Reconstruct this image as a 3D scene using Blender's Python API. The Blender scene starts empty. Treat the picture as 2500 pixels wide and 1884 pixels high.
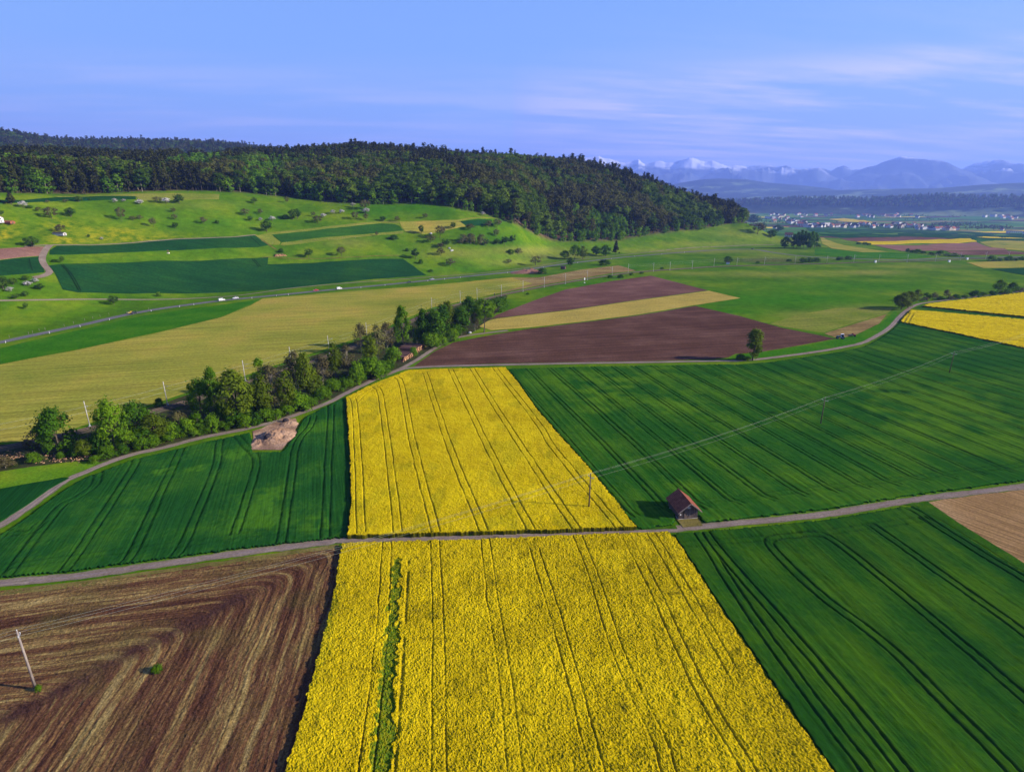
import bpy, bmesh, math, random
import numpy as np
from mathutils import Vector, Matrix
from mathutils.geometry import delaunay_2d_cdt
R_ = math.radians
random.seed(7)
scene = bpy.context.scene
COL = scene.collection
# ------------------------------------------------------------------ camera model (photo is 2500 x 1884)
H, F, CX, CY = 70.0, 1400.0, 1250.0, 942.0
PIT = math.atan(462.0 / F)
cp, sp = math.cos(PIT), math.sin(PIT)

def ray(x, y):
    u, v = (x - CX) / F, (y - CY) / F
    return u, cp - v * sp, -sp - v * cp

def proj(P):
    P = np.asarray(P, float)
    X, Y, Z = P[..., 0], P[..., 1], P[..., 2] - H
    c = np.maximum(Y * cp - Z * sp, 1e-3)
    return CX + F * X / c, CY - F * (Y * sp + Z * cp) / c

# ------------------------------------------------------------------ terrain table
K = 1.1302
def pchip(x, y, xi):
    x, y = np.asarray(x, float), np.asarray(y, float)
    h = np.diff(x); d = np.diff(y) / h
    m = np.zeros_like(y)
    for i in range(1, len(x) - 1):
        if d[i-1] * d[i] > 0:
            w1, w2 = 2*h[i] + h[i-1], h[i] + 2*h[i-1]
            m[i] = (w1 + w2) / (w1 / d[i-1] + w2 / d[i])
    m[0], m[-1] = d[0] * 0, d[-1] * 0
    xi = np.clip(xi, x[0], x[-1])
    k = np.clip(np.searchsorted(x, xi) - 1, 0, len(x) - 2)
    t = (xi - x[k]) / h[k]
    return ((1+2*t)*(1-t)**2*y[k] + t*(1-t)**2*h[k]*m[k] + t*t*(3-2*t)*y[k+1] + t*t*(t-1)*h[k]*m[k+1])

def zray(x, y, D):
    dx, dy, dz = ray(x * K, y * K)
    return H + D * dz / math.hypot(dx, dy)
def azp(x, y):
    dx, dy, dz = ray(x * K, y * K); return math.atan2(dx, dy)

# x, foot y, (edge y | z, D), (crest silhouette y | z, D), z behind, far ridge (y | z)
cols = [
 (-500, 800, ('y', 408, 690), ('y', 332, 1150), -15, ('y', 284)),
 (-250, 770, ('y', 411, 690), ('y', 326, 1150), -15, ('y', 282)),
 (0,   733, ('y', 416, 700), ('y', 322, 1150), -15, ('y', 285)),
 (150, 702, ('y', 417, 715), ('y', 326, 1170), -15, ('y', 304)),
 (300, 671, ('y', 415, 730), ('y', 331, 1200), -15, ('y', 304)),
 (450, 645, ('y', 413, 745), ('y', 327, 1200), -15, ('y', 308)),
 (600, 626, ('y', 424, 750), ('y', 321, 1200), -20, ('y', 326)),
 (760, 613, ('y', 440, 720), ('y', 317, 1150), -35, ('z', 60)),
 (900, 601, ('y', 441, 720), ('y', 326, 1120), -40, ('z', 30)),
 (1000, 592, ('y', 455, 700), ('y', 333, 1100), -40, ('z', 0)),
 (1100, 578, ('y', 480, 700), ('y', 337, 1090), -40, ('z', -40)),
 (1200, 560, ('y', 524, 755), ('y', 341, 1090), -40, ('z', -40)),
 (1330, 549, ('y', 523, 815), ('y', 366, 1070), -40, ('z', -40)),
 (1400, 545, ('y', 510, 870), ('y', 388, 1060), -40, ('z', -40)),
 (1500, 540, ('y', 498, 950), ('y', 420, 1070), -40, ('z', -40)),
 (1600, 535, ('y', 481, 1050), ('y', 449, 1120), -40, ('z', -40)),
 (1680, 532, ('z', 8, 1060), ('z', 2, 1150), -20, ('z', -45)),
 (1800, 530, ('z', -3, 1100), ('z', -8, 1250), -18, ('z', -45)),
 (2212, 530, ('z', -5, 1100), ('z', -10, 1280), -18, ('z', -45)),
 (2700, 530, ('z', -5, 1100), ('z', -10, 1280), -18, ('z', -45)),
]
st_az = [[] for _ in range(8)]; st_D = [[] for _ in range(8)]; st_z = [[] for _ in range(8)]
for x, fy, e, c, bh, fr in cols:
    dx, dy, dz = ray(x * K, fy * K)
    Df = H * math.hypot(dx, dy) / -dz
    ez = zray(x, e[1], e[2]) if e[0] == 'y' else e[1]
    cz = zray(x, c[1], c[2]) - (28 if x < 700 else 23) if c[0] == 'y' else c[1]
    fz = zray(x, fr[1], 2600) - 22 if fr[0] == 'y' else fr[1]
    ey = e[1] if e[0] == 'y' else 500
    cyy = c[1] if c[0] == 'y' else 480
    fyy = fr[1] if fr[0] == 'y' else 440
    Dm = 0.5 * (Df + e[2])
    for j, (a, D, z) in enumerate([(azp(x, fy), 1.0, 0), (azp(x, fy), Df, 0), (azp(x, (fy+ey)/2), Dm, 0.42*ez), (azp(x, ey), e[2], ez),
            (azp(x, cyy), c[2], cz), (azp(x, cyy), 1650.0, cz + bh if c[0] == 'y' else bh), (azp(x, fyy), 2600.0, fz), (azp(x, fyy), 4500.0, -58.0)]):
        st_az[j].append(a); st_D[j].append(D); st_z[j].append(z)
NA, ND = 900, 700
AZ = np.linspace(R_(-60), R_(60), NA)
LD = np.linspace(0, math.log(38000), ND)
SD = np.array([pchip(st_az[j], st_D[j], AZ) for j in range(8)])
SZ = np.array([pchip(st_az[j], st_z[j], AZ) for j in range(8)])
TAB = np.zeros((NA, ND))
Dg = np.exp(LD)
for i in range(NA):
    xs = list(SD[:, i]) + [38000.0]; zs = list(SZ[:, i]) + [-60.0]
    TAB[i] = pchip(xs, zs, Dg)

def vhash(ix, iy, seed):
    n = (ix.astype(np.int64) * 374761393 + iy.astype(np.int64) * 668265263 + seed * 974711) & 0x7fffffff
    n = ((n ^ (n >> 13)) * 1274126177) & 0x7fffffff
    return ((n ^ (n >> 16)) & 0xffff) / 65535.0
def vnoise(x, y, seed=0):
    x = np.asarray(x, float); y = np.asarray(y, float)
    ix, iy = np.floor(x), np.floor(y)
    fx, fy = x - ix, y - iy
    fx = fx*fx*(3-2*fx); fy = fy*fy*(3-2*fy)
    a, b = vhash(ix, iy, seed), vhash(ix+1, iy, seed)
    c, d = vhash(ix, iy+1, seed), vhash(ix+1, iy+1, seed)
    return (a*(1-fx)+b*fx)*(1-fy) + (c*(1-fx)+d*fx)*fy
def fbm(x, y, seed=0, n=4):
    s, a, t = 0, 1.0, 0
    for k in range(n):
        s = s + a * vnoise(x * 2**k + 17*k, y * 2**k - 9*k, seed + k); t += a; a *= 0.5
    return s / t

def hz(X, Y):
    X, Y = np.asarray(X, float), np.asarray(Y, float)
    az = np.clip(np.arctan2(X, Y), AZ[0], AZ[-1]); ld = np.clip(np.log(np.maximum(np.hypot(X, Y), 1.0)), 0, LD[-1])
    i = np.clip((az - AZ[0]) / (AZ[1] - AZ[0]), 0, NA - 1.001); j = np.clip(ld / (LD[1] - LD[0]), 0, ND - 1.001)
    i0, j0 = i.astype(int), j.astype(int); fi, fj = i - i0, j - j0
    z = TAB[i0, j0]*(1-fi)*(1-fj) + TAB[i0+1, j0]*fi*(1-fj) + TAB[i0, j0+1]*(1-fi)*fj + TAB[i0+1, j0+1]*fi*fj
    w = np.clip((np.abs(z) - 2) / 12, 0, 1)
    return z + w * (fbm(X / 70, Y / 70, 3, 3) - 0.5) * 5.0

_D = np.exp(np.linspace(math.log(20), math.log(24000), 2600))
def at(x, y, off=0.0):
    """the point of the ground (raised by off) that is seen at photo pixel x, y"""
    dx, dy, dz = ray(x, y); hd = math.hypot(dx, dy)
    X, Y, Z = _D * dx / hd, _D * dy / hd, H + _D * dz / hd
    g = Z - hz(X, Y) - off
    k = np.nonzero(g < 0)[0]
    if len(k) == 0 or k[0] == 0:
        D = 22000.0 if len(k) == 0 else 20.0
    else:
        k = k[0]; t = g[k-1] / (g[k-1] - g[k]); D = _D[k-1] + t * (_D[k] - _D[k-1])
        for _ in range(3):
            z0 = H + D*dz/hd; gg = z0 - float(hz(D*dx/hd, D*dy/hd)) - off
            D2 = D * 1.0005; g2 = H + D2*dz/hd - float(hz(D2*dx/hd, D2*dy/hd)) - off
            if abs(g2 - gg) > 1e-9:
                D = D - gg * (D2 - D) / (g2 - gg) if abs(gg * (D2-D)/(g2-gg)) < 30 else D
    return np.array([D*dx/hd, D*dy/hd, float(hz(D*dx/hd, D*dy/hd))])
def A2(pts, off=0.0):
    return np.array([at(x, y, off)[:2] for x, y in pts])
def ztop(P, ytop):
    v = (ytop - CY) / F
    return H + P[1] * (v*cp + sp) / (v*sp - cp)
def depth(P):
    return P[1]*cp - (P[2]-H)*sp

# ------------------------------------------------------------------ mesh helpers
def mesh_np(name, V, faces, mats=(), attrs=None, mat_idx=None, smooth=False):
    V = np.asarray(V, np.float32); faces = np.asarray(faces, np.int32)
    me = bpy.data.meshes.new(name)
    n, k = faces.shape
    me.vertices.add(len(V)); me.vertices.foreach_set('co', V.ravel())
    me.loops.add(n * k); me.loops.foreach_set('vertex_index', faces.ravel())
    me.polygons.add(n); me.polygons.foreach_set('loop_start', np.arange(0, n*k, k, dtype=np.int32))
    if mat_idx is not None: me.polygons.foreach_set('material_index', np.asarray(mat_idx, np.int32))
    me.polygons.foreach_set('use_smooth', np.full(n, smooth))
    for m in mats: me.materials.append(m)
    for a, v in (attrs or {}).items():
        dom = 'POINT' if len(v) == len(V) else 'FACE'
        at_ = me.attributes.new(a, 'FLOAT', dom); at_.data.foreach_set('value', np.asarray(v, np.float32))
    me.update(calc_edges=True)
    return me
def tag(o, label=None, cat=None, group=None, kind=None):
    if label: o['label'] = label
    if cat: o['category'] = cat
    if group: o['group'] = group
    if kind: o['kind'] = kind
    return o
def link(name, me, parent=None, loc=None, rz=0, sc=None):
    o = bpy.data.objects.new(name, me); COL.objects.link(o)
    if parent is not None: o.parent = parent
    if loc is not None: o.location = loc
    if rz: o.rotation_euler[2] = rz
    if sc is not None: o.scale = (sc, sc, sc) if np.isscalar(sc) else sc
    return o
def empty(name, loc=(0, 0, 0), rz=0, sc=None):
    o = bpy.data.objects.new(name, None); COL.objects.link(o); o.location = loc; o.rotation_euler[2] = rz
    if sc is not None: o.scale = (sc, sc, sc) if np.isscalar(sc) else sc
    return o
def copy_tree(o, parent=None):
    c = o.copy(); COL.objects.link(c)
    if parent is not None: c.parent = parent
    for ch in list(o.children): copy_tree(ch, c)
    return c

class MB:
    """collects boxes, tubes and loose faces into one mesh"""
    def __init__(s): s.bm = bmesh.new(); s.mi = 0
    def box(s, x0, x1, y0, y1, z0, z1, taper=0, tx=None):
        tx = taper if tx is None else tx
        vs = [s.bm.verts.new(p) for p in ((x0,y0,z0),(x1,y0,z0),(x1,y1,z0),(x0,y1,z0),(x0+tx,y0+taper,z1),(x1-tx,y0+taper,z1),(x1-tx,y1-taper,z1),(x0+tx,y1-taper,z1))]
        for f in ((3,2,1,0),(4,5,6,7),(0,1,5,4),(1,2,6,5),(2,3,7,6),(3,0,4,7)):
            s.bm.faces.new([vs[i] for i in f]).material_index = s.mi
        return s
    def face(s, pts):
        f = s.bm.faces.new([s.bm.verts.new(p) for p in pts]); f.material_index = s.mi; return s
    def prism(s, prof, y0, y1):                 # profile in x,z extruded along y
        a = [s.bm.verts.new((x, y0, z)) for x, z in prof]; b = [s.bm.verts.new((x, y1, z)) for x, z in prof]
        n = len(prof)
        s.bm.faces.new(a).material_index = s.mi; s.bm.faces.new(b[::-1]).material_index = s.mi
        for i in range(n):
            s.bm.faces.new((a[i], b[i], b[(i+1) % n], a[(i+1) % n])).material_index = s.mi
        return s
    def tube(s, p, q, r0, r1=None, n=8, cap=True):
        r1 = r0 if r1 is None else r1
        p, q = Vector(p), Vector(q); d = (q - p).normalized()
        u = d.orthogonal().normalized(); w = d.cross(u)
        a = [s.bm.verts.new(p + (u*math.cos(t) + w*math.sin(t))*r0) for t in [2*math.pi*k/n for k in range(n)]]
        b = [s.bm.verts.new(q + (u*math.cos(t) + w*math.sin(t))*r1) for t in [2*math.pi*k/n for k in range(n)]]
        for i in range(n):
            f = s.bm.faces.new((a[i], a[(i+1) % n], b[(i+1) % n], b[i])); f.material_index = s.mi; f.smooth = True
        if cap:
            s.bm.faces.new(a[::-1]).material_index = s.mi; s.bm.faces.new(b).material_index = s.mi
        return s
    def path(s, pts, rads, n=6):
        rings = []
        for i, p in enumerate(pts):
            d = (Vector(pts[min(i+1, len(pts)-1)]) - Vector(pts[max(i-1, 0)])).normalized()
            u = d.orthogonal().normalized(); w = d.cross(u)
            rings.append([s.bm.verts.new(Vector(p) + (u*math.cos(2*math.pi*k/n) + w*math.sin(2*math.pi*k/n))*rads[i]) for k in range(n)])
        for A, B in zip(rings, rings[1:]):
            for i in range(n):
                f = s.bm.faces.new((A[i], A[(i+1) % n], B[(i+1) % n], B[i])); f.material_index = s.mi; f.smooth = True
        return s
    def mesh(s, name, *mats):
        bmesh.ops.recalc_face_normals(s.bm, faces=s.bm.faces)
        me = bpy.data.meshes.new(name); s.bm.to_mesh(me); s.bm.free()
        for m in mats: me.materials.append(m)
        return me
    def build(s, name, mats, parent=None, loc=None, rz=0):
        mats = mats if isinstance(mats, (list, tuple)) else [mats]
        return link(name, s.mesh(name, *mats), parent, loc, rz)

# ------------------------------------------------------------------ materials
class NT:
    def __init__(s, m): s.t = m.node_tree; s.t.nodes.clear()
    def n(s, typ, **kw):
        nd = s.t.nodes.new('ShaderNode' + typ)
        for k, v in kw.items():
            if k.startswith('i_'):
                key = k[2:].replace('_', ' '); nd.inputs[int(key) if key.isdigit() else key].default_value = v
            else: setattr(nd, k, v)
        return nd
    def l(s, a, b): s.t.links.new(a, b)
    def math(s, op, a, b=None, c=None, clamp=False):
        nd = s.n('Math', operation=op); nd.use_clamp = clamp
        for i, v in enumerate((a, b, c)):
            if v is None: continue
            if hasattr(v, 'links'): s.l(v, nd.inputs[i])
            else: nd.inputs[i].default_value = v
        return nd.outputs[0]
    def mix(s, fac, a, b, blend='MIX'):
        nd = s.n('Mix', data_type='RGBA', blend_type=blend)
        for sock, v in ((nd.inputs['Factor'], fac), (nd.inputs[6], a), (nd.inputs[7], b)):
            if hasattr(v, 'links'): s.l(v, sock)
            else: sock.default_value = v if np.isscalar(v) else (*v[:3], 1)
        return nd.outputs[2]
    def ramp(s, fac, stops, interp='LINEAR'):
        nd = s.n('ValToRGB'); cr = nd.color_ramp; cr.interpolation = interp
        while len(cr.elements) < len(stops): cr.elements.new(0.5)
        for e, (p, c) in zip(cr.elements, stops):
            e.position = p; e.color = (*c[:3], 1) if not np.isscalar(c) else (c, c, c, 1)
        s.l(fac, nd.inputs[0]); return nd.outputs[0]
    def noise(s, vec, scale, detail=3, rough=0.55):
        nd = s.n('TexNoise'); nd.inputs['Scale'].default_value = scale; nd.inputs['Detail'].default_value = detail
        nd.inputs['Roughness'].default_value = rough
        s.l(vec, nd.inputs['Vector']); return nd.outputs['Fac']
    def mapping(s, vec, rz, sc):
        nd = s.n('Mapping', vector_type='TEXTURE'); nd.inputs['Rotation'].default_value = (0, 0, rz); nd.inputs['Scale'].default_value = sc
        s.l(vec, nd.inputs['Vector']); return nd.outputs[0]
    def attr(s, name):
        return s.n('Attribute', attribute_name=name).outputs['Fac']
    def pos(s): return s.n('NewGeometry').outputs['Position']
    def finish(s, col, rough=0.9, bump=None, spec=0.1, trans=0.0):
        out = s.n('OutputMaterial')
        b = s.n('BsdfPrincipled'); b.inputs['Roughness'].default_value = rough; b.inputs['Specular IOR Level'].default_value = spec
        if hasattr(col, 'links'): s.l(col, b.inputs['Base Color'])
        else: b.inputs['Base Color'].default_value = (*col[:3], 1)
        if bump is not None:
            bn = s.n('Bump'); bn.inputs['Strength'].default_value = bump[1]; bn.inputs['Distance'].default_value = bump[2]
            s.l(bump[0], bn.inputs['Height']); s.l(bn.outputs[0], b.inputs['Normal'])
        sh = b.outputs[0]
        if trans:
            tr = s.n('BsdfTranslucent'); mx = s.n('MixShader'); mx.inputs[0].default_value = trans
            if hasattr(col, 'links'): s.l(col, tr.inputs[0])
            else: tr.inputs[0].default_value = (*col[:3], 1)
            s.l(sh, mx.inputs[1]); s.l(tr.outputs[0], mx.inputs[2]); sh = mx.outputs[0]
        s.l(sh, out.inputs['Surface'])
def newmat(name):
    m = bpy.data.materials.new(name); m.use_nodes = True; return m, NT(m)

def soil(name, c1, c2, c3, big=30, rows=None, fine=0.8, bump=0.3, bd=0.1, rowmix=0.5, rowcol=None):
    """ground cover: three colours in soft patches, optional rows (angle, width, length), fine grain and bump"""
    m, t = newmat(name); p = t.pos()
    col = t.ramp(t.noise(p, 1/big, 4, 0.6), [(0.3, c1), (0.5, c2), (0.7, c3)])
    f = t.noise(p, 1/fine, 3, 0.65)
    hgt = f
    if rows:
        r = t.noise(t.mapping(p, rows[0], (rows[2], rows[1], 10)), 1.0, 3, 0.6)
        rr = t.ramp(r, [(0.34, 0.0), (0.66, 1.0)])
        if rowcol is not None: col = t.mix(t.math('MULTIPLY', rr, rowmix), col, rowcol)
        else: col = t.mix(rowmix, col, t.ramp(r, [(0.34, 0.5), (0.66, 1.45)]), 'MULTIPLY')
        hgt = t.math('ADD', f, r)
    col = t.mix(0.6, col, t.ramp(f, [(0.3, 0.55), (0.7, 1.4)]), 'MULTIPLY')
    t.finish(col, 0.95, (hgt, bump, bd), 0.0)
    return m
def plain(name, c, rough=0.6, spec=0.3, var=0.15, scale=2.0, metal=0):
    m, t = newmat(name); tc = t.n('TexCoord').outputs['Object']
    f = t.noise(tc, scale, 3)
    col = t.mix(1.0, (*c, 1), t.ramp(f, [(0.3, 1 - var), (0.7, 1 + var)]), 'MULTIPLY')
    t.finish(col, rough, None, spec)
    return m
def leafmat(name, dark, mid, light, trans=0.25, rnd=0.5):
    m, t = newmat(name)
    tone = t.attr('tone'); oi = t.n('ObjectInfo').outputs['Random']
    f = t.math('ADD', t.math('MULTIPLY', tone, 1 - rnd), t.math('MULTIPLY', oi, rnd), clamp=True)
    t.finish(t.ramp(f, [(0.1, dark), (0.5, mid), (0.9, light)]), 0.8, None, 0.03, trans)
    return m
def bark(name, c):
    m, t = newmat(name); tc = t.n('TexCoord').outputs['Object']
    f = t.noise(t.mapping(tc, 0, (1, 1, 5)), 4, 3)
    t.finish(t.ramp(f, [(0.3, [x*0.6 for x in c]), (0.7, [x*1.3 for x in c])]), 0.9, (f, 0.4, 0.05), 0.1)
    return m

ROW_HAY = R_(14)
M = {}
# ------------------------------------------------------------------ ground material with soft patches held in vertex attributes
m, t = newmat('meadow_grass'); p = t.pos()
n1 = t.noise(p, 1/45, 5, 0.6); n2 = t.noise(p, 1/6, 4, 0.65); n3 = t.noise(p, 1/0.9, 2)
g = t.ramp(n1, [(0.3, (0.034, 0.098, 0.003)), (0.5, (0.066, 0.142, 0.004)), (0.68, (0.130, 0.188, 0.007))])
g = t.mix(t.math('MULTIPLY', t.attr('dry'), 0.9, clamp=True), g, (0.21, 0.20, 0.040))
g = t.mix(t.attr('lush'), g, (0.026, 0.130, 0.002))
g = t.mix(t.math('MULTIPLY', t.attr('flower'), t.ramp(n2, [(0.38, 0.0), (0.6, 1.0)]), clamp=True), g, (0.30, 0.25, 0.010))
g = t.mix(t.attr('soil'), g, t.ramp(n2, [(0.3, (0.05, 0.03, 0.02)), (0.7, (0.11, 0.07, 0.045))]))
vor = t.n('TexVoronoi', feature='F1'); vor.inputs['Scale'].default_value = 1.0
t.l(t.mapping(p, R_(20), (420, 150, 10)), vor.inputs['Vector'])
sep = t.n('SeparateColor'); t.l(vor.outputs['Color'], sep.inputs[0])
patch = t.ramp(sep.outputs[0], [(0.0, (0.03, 0.10, 0.015)), (0.28, (0.055, 0.15, 0.02)), (0.5, (0.10, 0.19, 0.03)), (0.66, (0.035, 0.085, 0.02)), (0.8, (0.17, 0.15, 0.05)), (0.9, (0.075, 0.04, 0.035)), (0.96, (0.6, 0.42, 0.01))], 'CONSTANT')
g = t.mix(t.attr('plain'), g, patch)
g = t.mix(0.55, g, t.ramp(n2, [(0.3, 0.6), (0.7, 1.35)]), 'MULTIPLY')
g = t.mix(0.4, g, t.ramp(n3, [(0.3, 0.6), (0.7, 1.4)]), 'MULTIPLY')
t.finish(g, 0.95, (t.math('ADD', n2, n3), 0.35, 0.25), 0.0)
M['ground'] = m

def crop(name, dark, mid, light, track_shade, big=25, rows=None):
    """crop whose vertices carry track (0 crop .. 1 wheel track, coloured as crop shade) and tone"""
    m, t = newmat(name); p = t.pos()
    n1 = t.noise(p, 1/big, 4, 0.6); n2 = t.noise(p, 1/0.32, 4, 0.8)
    col = t.ramp(t.math('ADD', t.math('MULTIPLY', n1, 0.6), t.math('MULTIPLY', t.attr('tone'), 0.4)), [(0.3, dark), (0.5, mid), (0.72, light)])
    if rows:
        r = t.noise(t.mapping(p, rows[0], (rows[2], rows[1], 10)), 1.0, 2)
        col = t.mix(0.5, col, t.ramp(r, [(0.34, 0.6), (0.66, 1.4)]), 'MULTIPLY')
        n2 = t.math('ADD', n2, t.math('MULTIPLY', r, 1.2))
    col = t.mix(0.8, col, t.ramp(n2, [(0.32, 0.4), (0.68, 1.6)]), 'MULTIPLY')
    col = t.mix(t.math('MULTIPLY', t.attr('track'), 0.62), col, track_shade)  # dark green painted into the wheel tracks as shade from the crop
    t.finish(col, 0.9, (n2, 0.5, 0.15), 0.0)
    return m
def ang_of(a, b):
    P = A2([a, b]); d = P[1]-P[0]; return math.atan2(d[1], d[0])
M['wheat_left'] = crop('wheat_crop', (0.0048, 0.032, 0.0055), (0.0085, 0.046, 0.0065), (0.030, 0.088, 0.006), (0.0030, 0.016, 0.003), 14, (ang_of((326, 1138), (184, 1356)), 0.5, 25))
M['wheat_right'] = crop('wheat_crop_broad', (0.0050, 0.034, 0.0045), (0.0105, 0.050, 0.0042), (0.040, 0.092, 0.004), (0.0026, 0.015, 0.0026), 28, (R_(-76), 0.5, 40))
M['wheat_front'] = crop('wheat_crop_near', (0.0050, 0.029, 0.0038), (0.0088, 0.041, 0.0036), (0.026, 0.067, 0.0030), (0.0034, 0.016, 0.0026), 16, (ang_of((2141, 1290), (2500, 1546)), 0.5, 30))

def rape(name, scale=1.0):
    m, t = newmat(name); p = t.pos()
    n1 = t.noise(p, 1/(0.24*scale), 3, 0.75); n2 = t.noise(p, 1/9, 3)
    f = t.math('ADD', t.math('MULTIPLY', t.attr('tone'), 0.50), t.math('MULTIPLY', n1, 0.50))
    f = t.math('ADD', f, t.math('MULTIPLY', t.math('SUBTRACT', n2, 0.5), 0.25))
    col = t.ramp(f, [(0.22, (0.05, 0.075, 0.004)), (0.35, (0.23, 0.18, 0.004)), (0.48, (0.45, 0.325, 0.004)), (0.72, (0.64, 0.48, 0.007))])
    n3 = t.noise(p, 1/(0.17*scale), 2, 0.8)
    col = t.mix(0.75, col, t.ramp(n3, [(0.34, 0.42), (0.52, 1.05), (0.66, 1.45)]), 'MULTIPLY')
    col = t.mix(t.attr('green'), col, t.ramp(n1, [(0.3, (0.04, 0.095, 0.006)), (0.7, (0.12, 0.19, 0.008))]))
    col = t.mix(t.math('MULTIPLY', t.attr('track'), .75), col, (0.07, 0.07, 0.008))  # wheel tracks painted dark olive for the shade between the plants
    t.finish(col, 0.8, (n1, 0.5, 0.12*scale), 0.0, 0.12)
    return m
M['rape'] = rape('rapeseed_flowers')
M['rape_far'] = rape('rapeseed_flowers_far', 2.0)

# ploughed / stubble soil with swept rows: u is the row coordinate held on the vertices
m, t = newmat('turned_stubble'); p = t.pos(); u = t.attr('u')
cx = t.n('CombineXYZ'); t.l(u, cx.inputs[0])
sx = t.n('SeparateXYZ'); t.l(p, sx.inputs[0])
t.l(t.math('MULTIPLY', sx.outputs[0], 0.07), cx.inputs[1]); t.l(t.math('MULTIPLY', sx.outputs[1], 0.07), cx.inputs[2])
w = t.noise(cx.outputs[0], 0.40, 4, 0.66); w2 = t.noise(cx.outputs[0], 2.4, 3, 0.7); w3 = t.noise(p, 1/0.28, 4, 0.75)
col = t.ramp(t.math('ADD', t.math('MULTIPLY', w, 0.64), t.math('MULTIPLY', w2, 0.36)),
             [(0.36, (0.042, 0.018, 0.012)), (0.45, (0.080, 0.036, 0.019)), (0.50, (0.125, 0.066, 0.028)), (0.55, (0.185, 0.122, 0.042)), (0.66, (0.32, 0.24, 0.09))])
col = t.mix(t.math('MULTIPLY', t.ramp(t.noise(p, 1/12, 3), [(0.5, 0.0), (0.75, 1.0)]), 0.45), col, (0.10, 0.095, 0.025))
col = t.mix(t.attr('bare'), col, (0.05, 0.024, 0.018))
col = t.mix(0.9, col, t.ramp(w3, [(0.32, 0.4), (0.68, 1.6)]), 'MULTIPLY')
t.finish(col, 0.95, (t.math('ADD', w3, w2), 0.8, 0.18), 0.0)
M['stubble'] = m

M['hay'] = soil('mown_hay', (0.165, 0.19, 0.022), (0.25, 0.235, 0.032), (0.34, 0.25, 0.045), 55, (ROW_HAY, 1.5, 70), 1.2, 0.3, 0.15, 0.55)
M['hay_brown'] = soil('dry_hay', (0.155, 0.10, 0.035), (0.21, 0.145, 0.05), (0.26, 0.20, 0.06), 30, (R_(12), 2.5, 90), 1.5, 0.3, 0.15, 0.8)
M['straw'] = soil('straw_strip', (0.27, 0.22, 0.045), (0.33, 0.25, 0.05), (0.36, 0.28, 0.06), 25, (R_(18), 1.2, 60), 1.2, 0.3, 0.1, 0.4)
M['plough'] = soil('ploughed_soil', (0.064, 0.031, 0.020), (0.088, 0.044, 0.029), (0.125, 0.066, 0.046), 28, (R_(12), 2.4, 80), 0.9, 0.5, 0.15, 0.5)
M['plough_pale'] = soil('ploughed_soil_dry', (0.088, 0.042, 0.030), (0.125, 0.062, 0.045), (0.18, 0.095, 0.070), 40, (R_(24), 2.4, 80), 1.0, 0.5, 0.15, 0.45)
M['soil_red'] = soil('dry_red_soil', (0.17, 0.085, 0.06), (0.20, 0.105, 0.075), (0.24, 0.13, 0.09), 30, (R_(10), 2, 60), 1.0, 0.4, 0.1, 0.3)
M['stubble_tan'] = soil('pale_stubble', (0.19, 0.11, 0.042), (0.25, 0.15, 0.06), (0.30, 0.19, 0.085), 18, (R_(-55), 0.7, 40), 0.5, 0.5, 0.12, 0.7)
M['far_green'] = soil('young_wheat', (0.0085, 0.044, 0.011), (0.0105, 0.052, 0.012), (0.017, 0.064, 0.011), 40, (R_(8), 3, 120), 1.5, 0.3, 0.1, 0.3)
M['far_track'] = soil('trodden_wheat', (0.006, 0.022, 0.006), (0.007, 0.026, 0.006), (0.010, 0.03, 0.006), 10)
M['far_green_light'] = soil('leafy_crop', (0.020, 0.075, 0.010), (0.026, 0.088, 0.009), (0.036, 0.10, 0.008), 40, (R_(15), 3, 80), 1.5, 0.3, 0.1, 0.3)
M['pale_grass'] = soil('mown_grass', (0.11, 0.155, 0.015), (0.15, 0.175, 0.022), (0.19, 0.19, 0.032), 30, (R_(15), 2, 60), 1.5, 0.3, 0.1, 0.4)
M['lush_grass'] = soil('lush_grass', (0.022, 0.105, 0.003), (0.034, 0.130, 0.003), (0.060, 0.150, 0.004), 20, None, 1.3, 0.5, 0.3)
M['bright_grass'] = soil('bright_verge_grass', (0.06, 0.15, 0.006), (0.10, 0.20, 0.008), (0.15, 0.22, 0.010), 10, None, 0.7, 0.5, 0.3)
M['dry_verge'] = soil('dry_verge_grass', (0.09, 0.085, 0.02), (0.14, 0.115, 0.03), (0.17, 0.14, 0.045), 6, None, 0.5, 0.5, 0.15)
M['green_verge'] = soil('verge_grass', (0.013, 0.055, 0.004), (0.026, 0.082, 0.005), (0.050, 0.105, 0.006), 6, None, 0.5, 0.6, 0.25)
M['bare'] = soil('bare_earth', (0.17, 0.10, 0.060), (0.29, 0.18, 0.11), (0.42, 0.28, 0.18), 5, None, 0.6, 0.7, 0.25)
M['litter'] = soil('woodland_litter', (0.022, 0.050, 0.008), (0.045, 0.040, 0.020), (0.040, 0.075, 0.008), 5, None, 0.6, 0.7, 0.25)
M['gravel'] = soil('gravel_track', (0.20, 0.15, 0.11), (0.25, 0.19, 0.145), (0.31, 0.24, 0.185), 9, None, 0.35, 0.4, 0.05)
M['lane'] = soil('worn_lane', (0.155, 0.115, 0.085), (0.19, 0.145, 0.108), (0.25, 0.20, 0.15), 7, None, 0.5, 0.3, 0.04)
M['asphalt'] = soil('asphalt', (0.11, 0.105, 0.105), (0.13, 0.125, 0.125), (0.15, 0.145, 0.14), 12, None, 0.6, 0.2, 0.02)
M['ballast'] = soil('rail_ballast', (0.05, 0.045, 0.025), (0.075, 0.062, 0.040), (0.07, 0.085, 0.03), 8, None, 0.4, 0.6, 0.08)
M['edge'] = soil('track_edge', (0.12, 0.105, 0.065), (0.17, 0.14, 0.10), (0.10, 0.10, 0.04), 3, None, 0.4, 0.4, 0.05)
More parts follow.
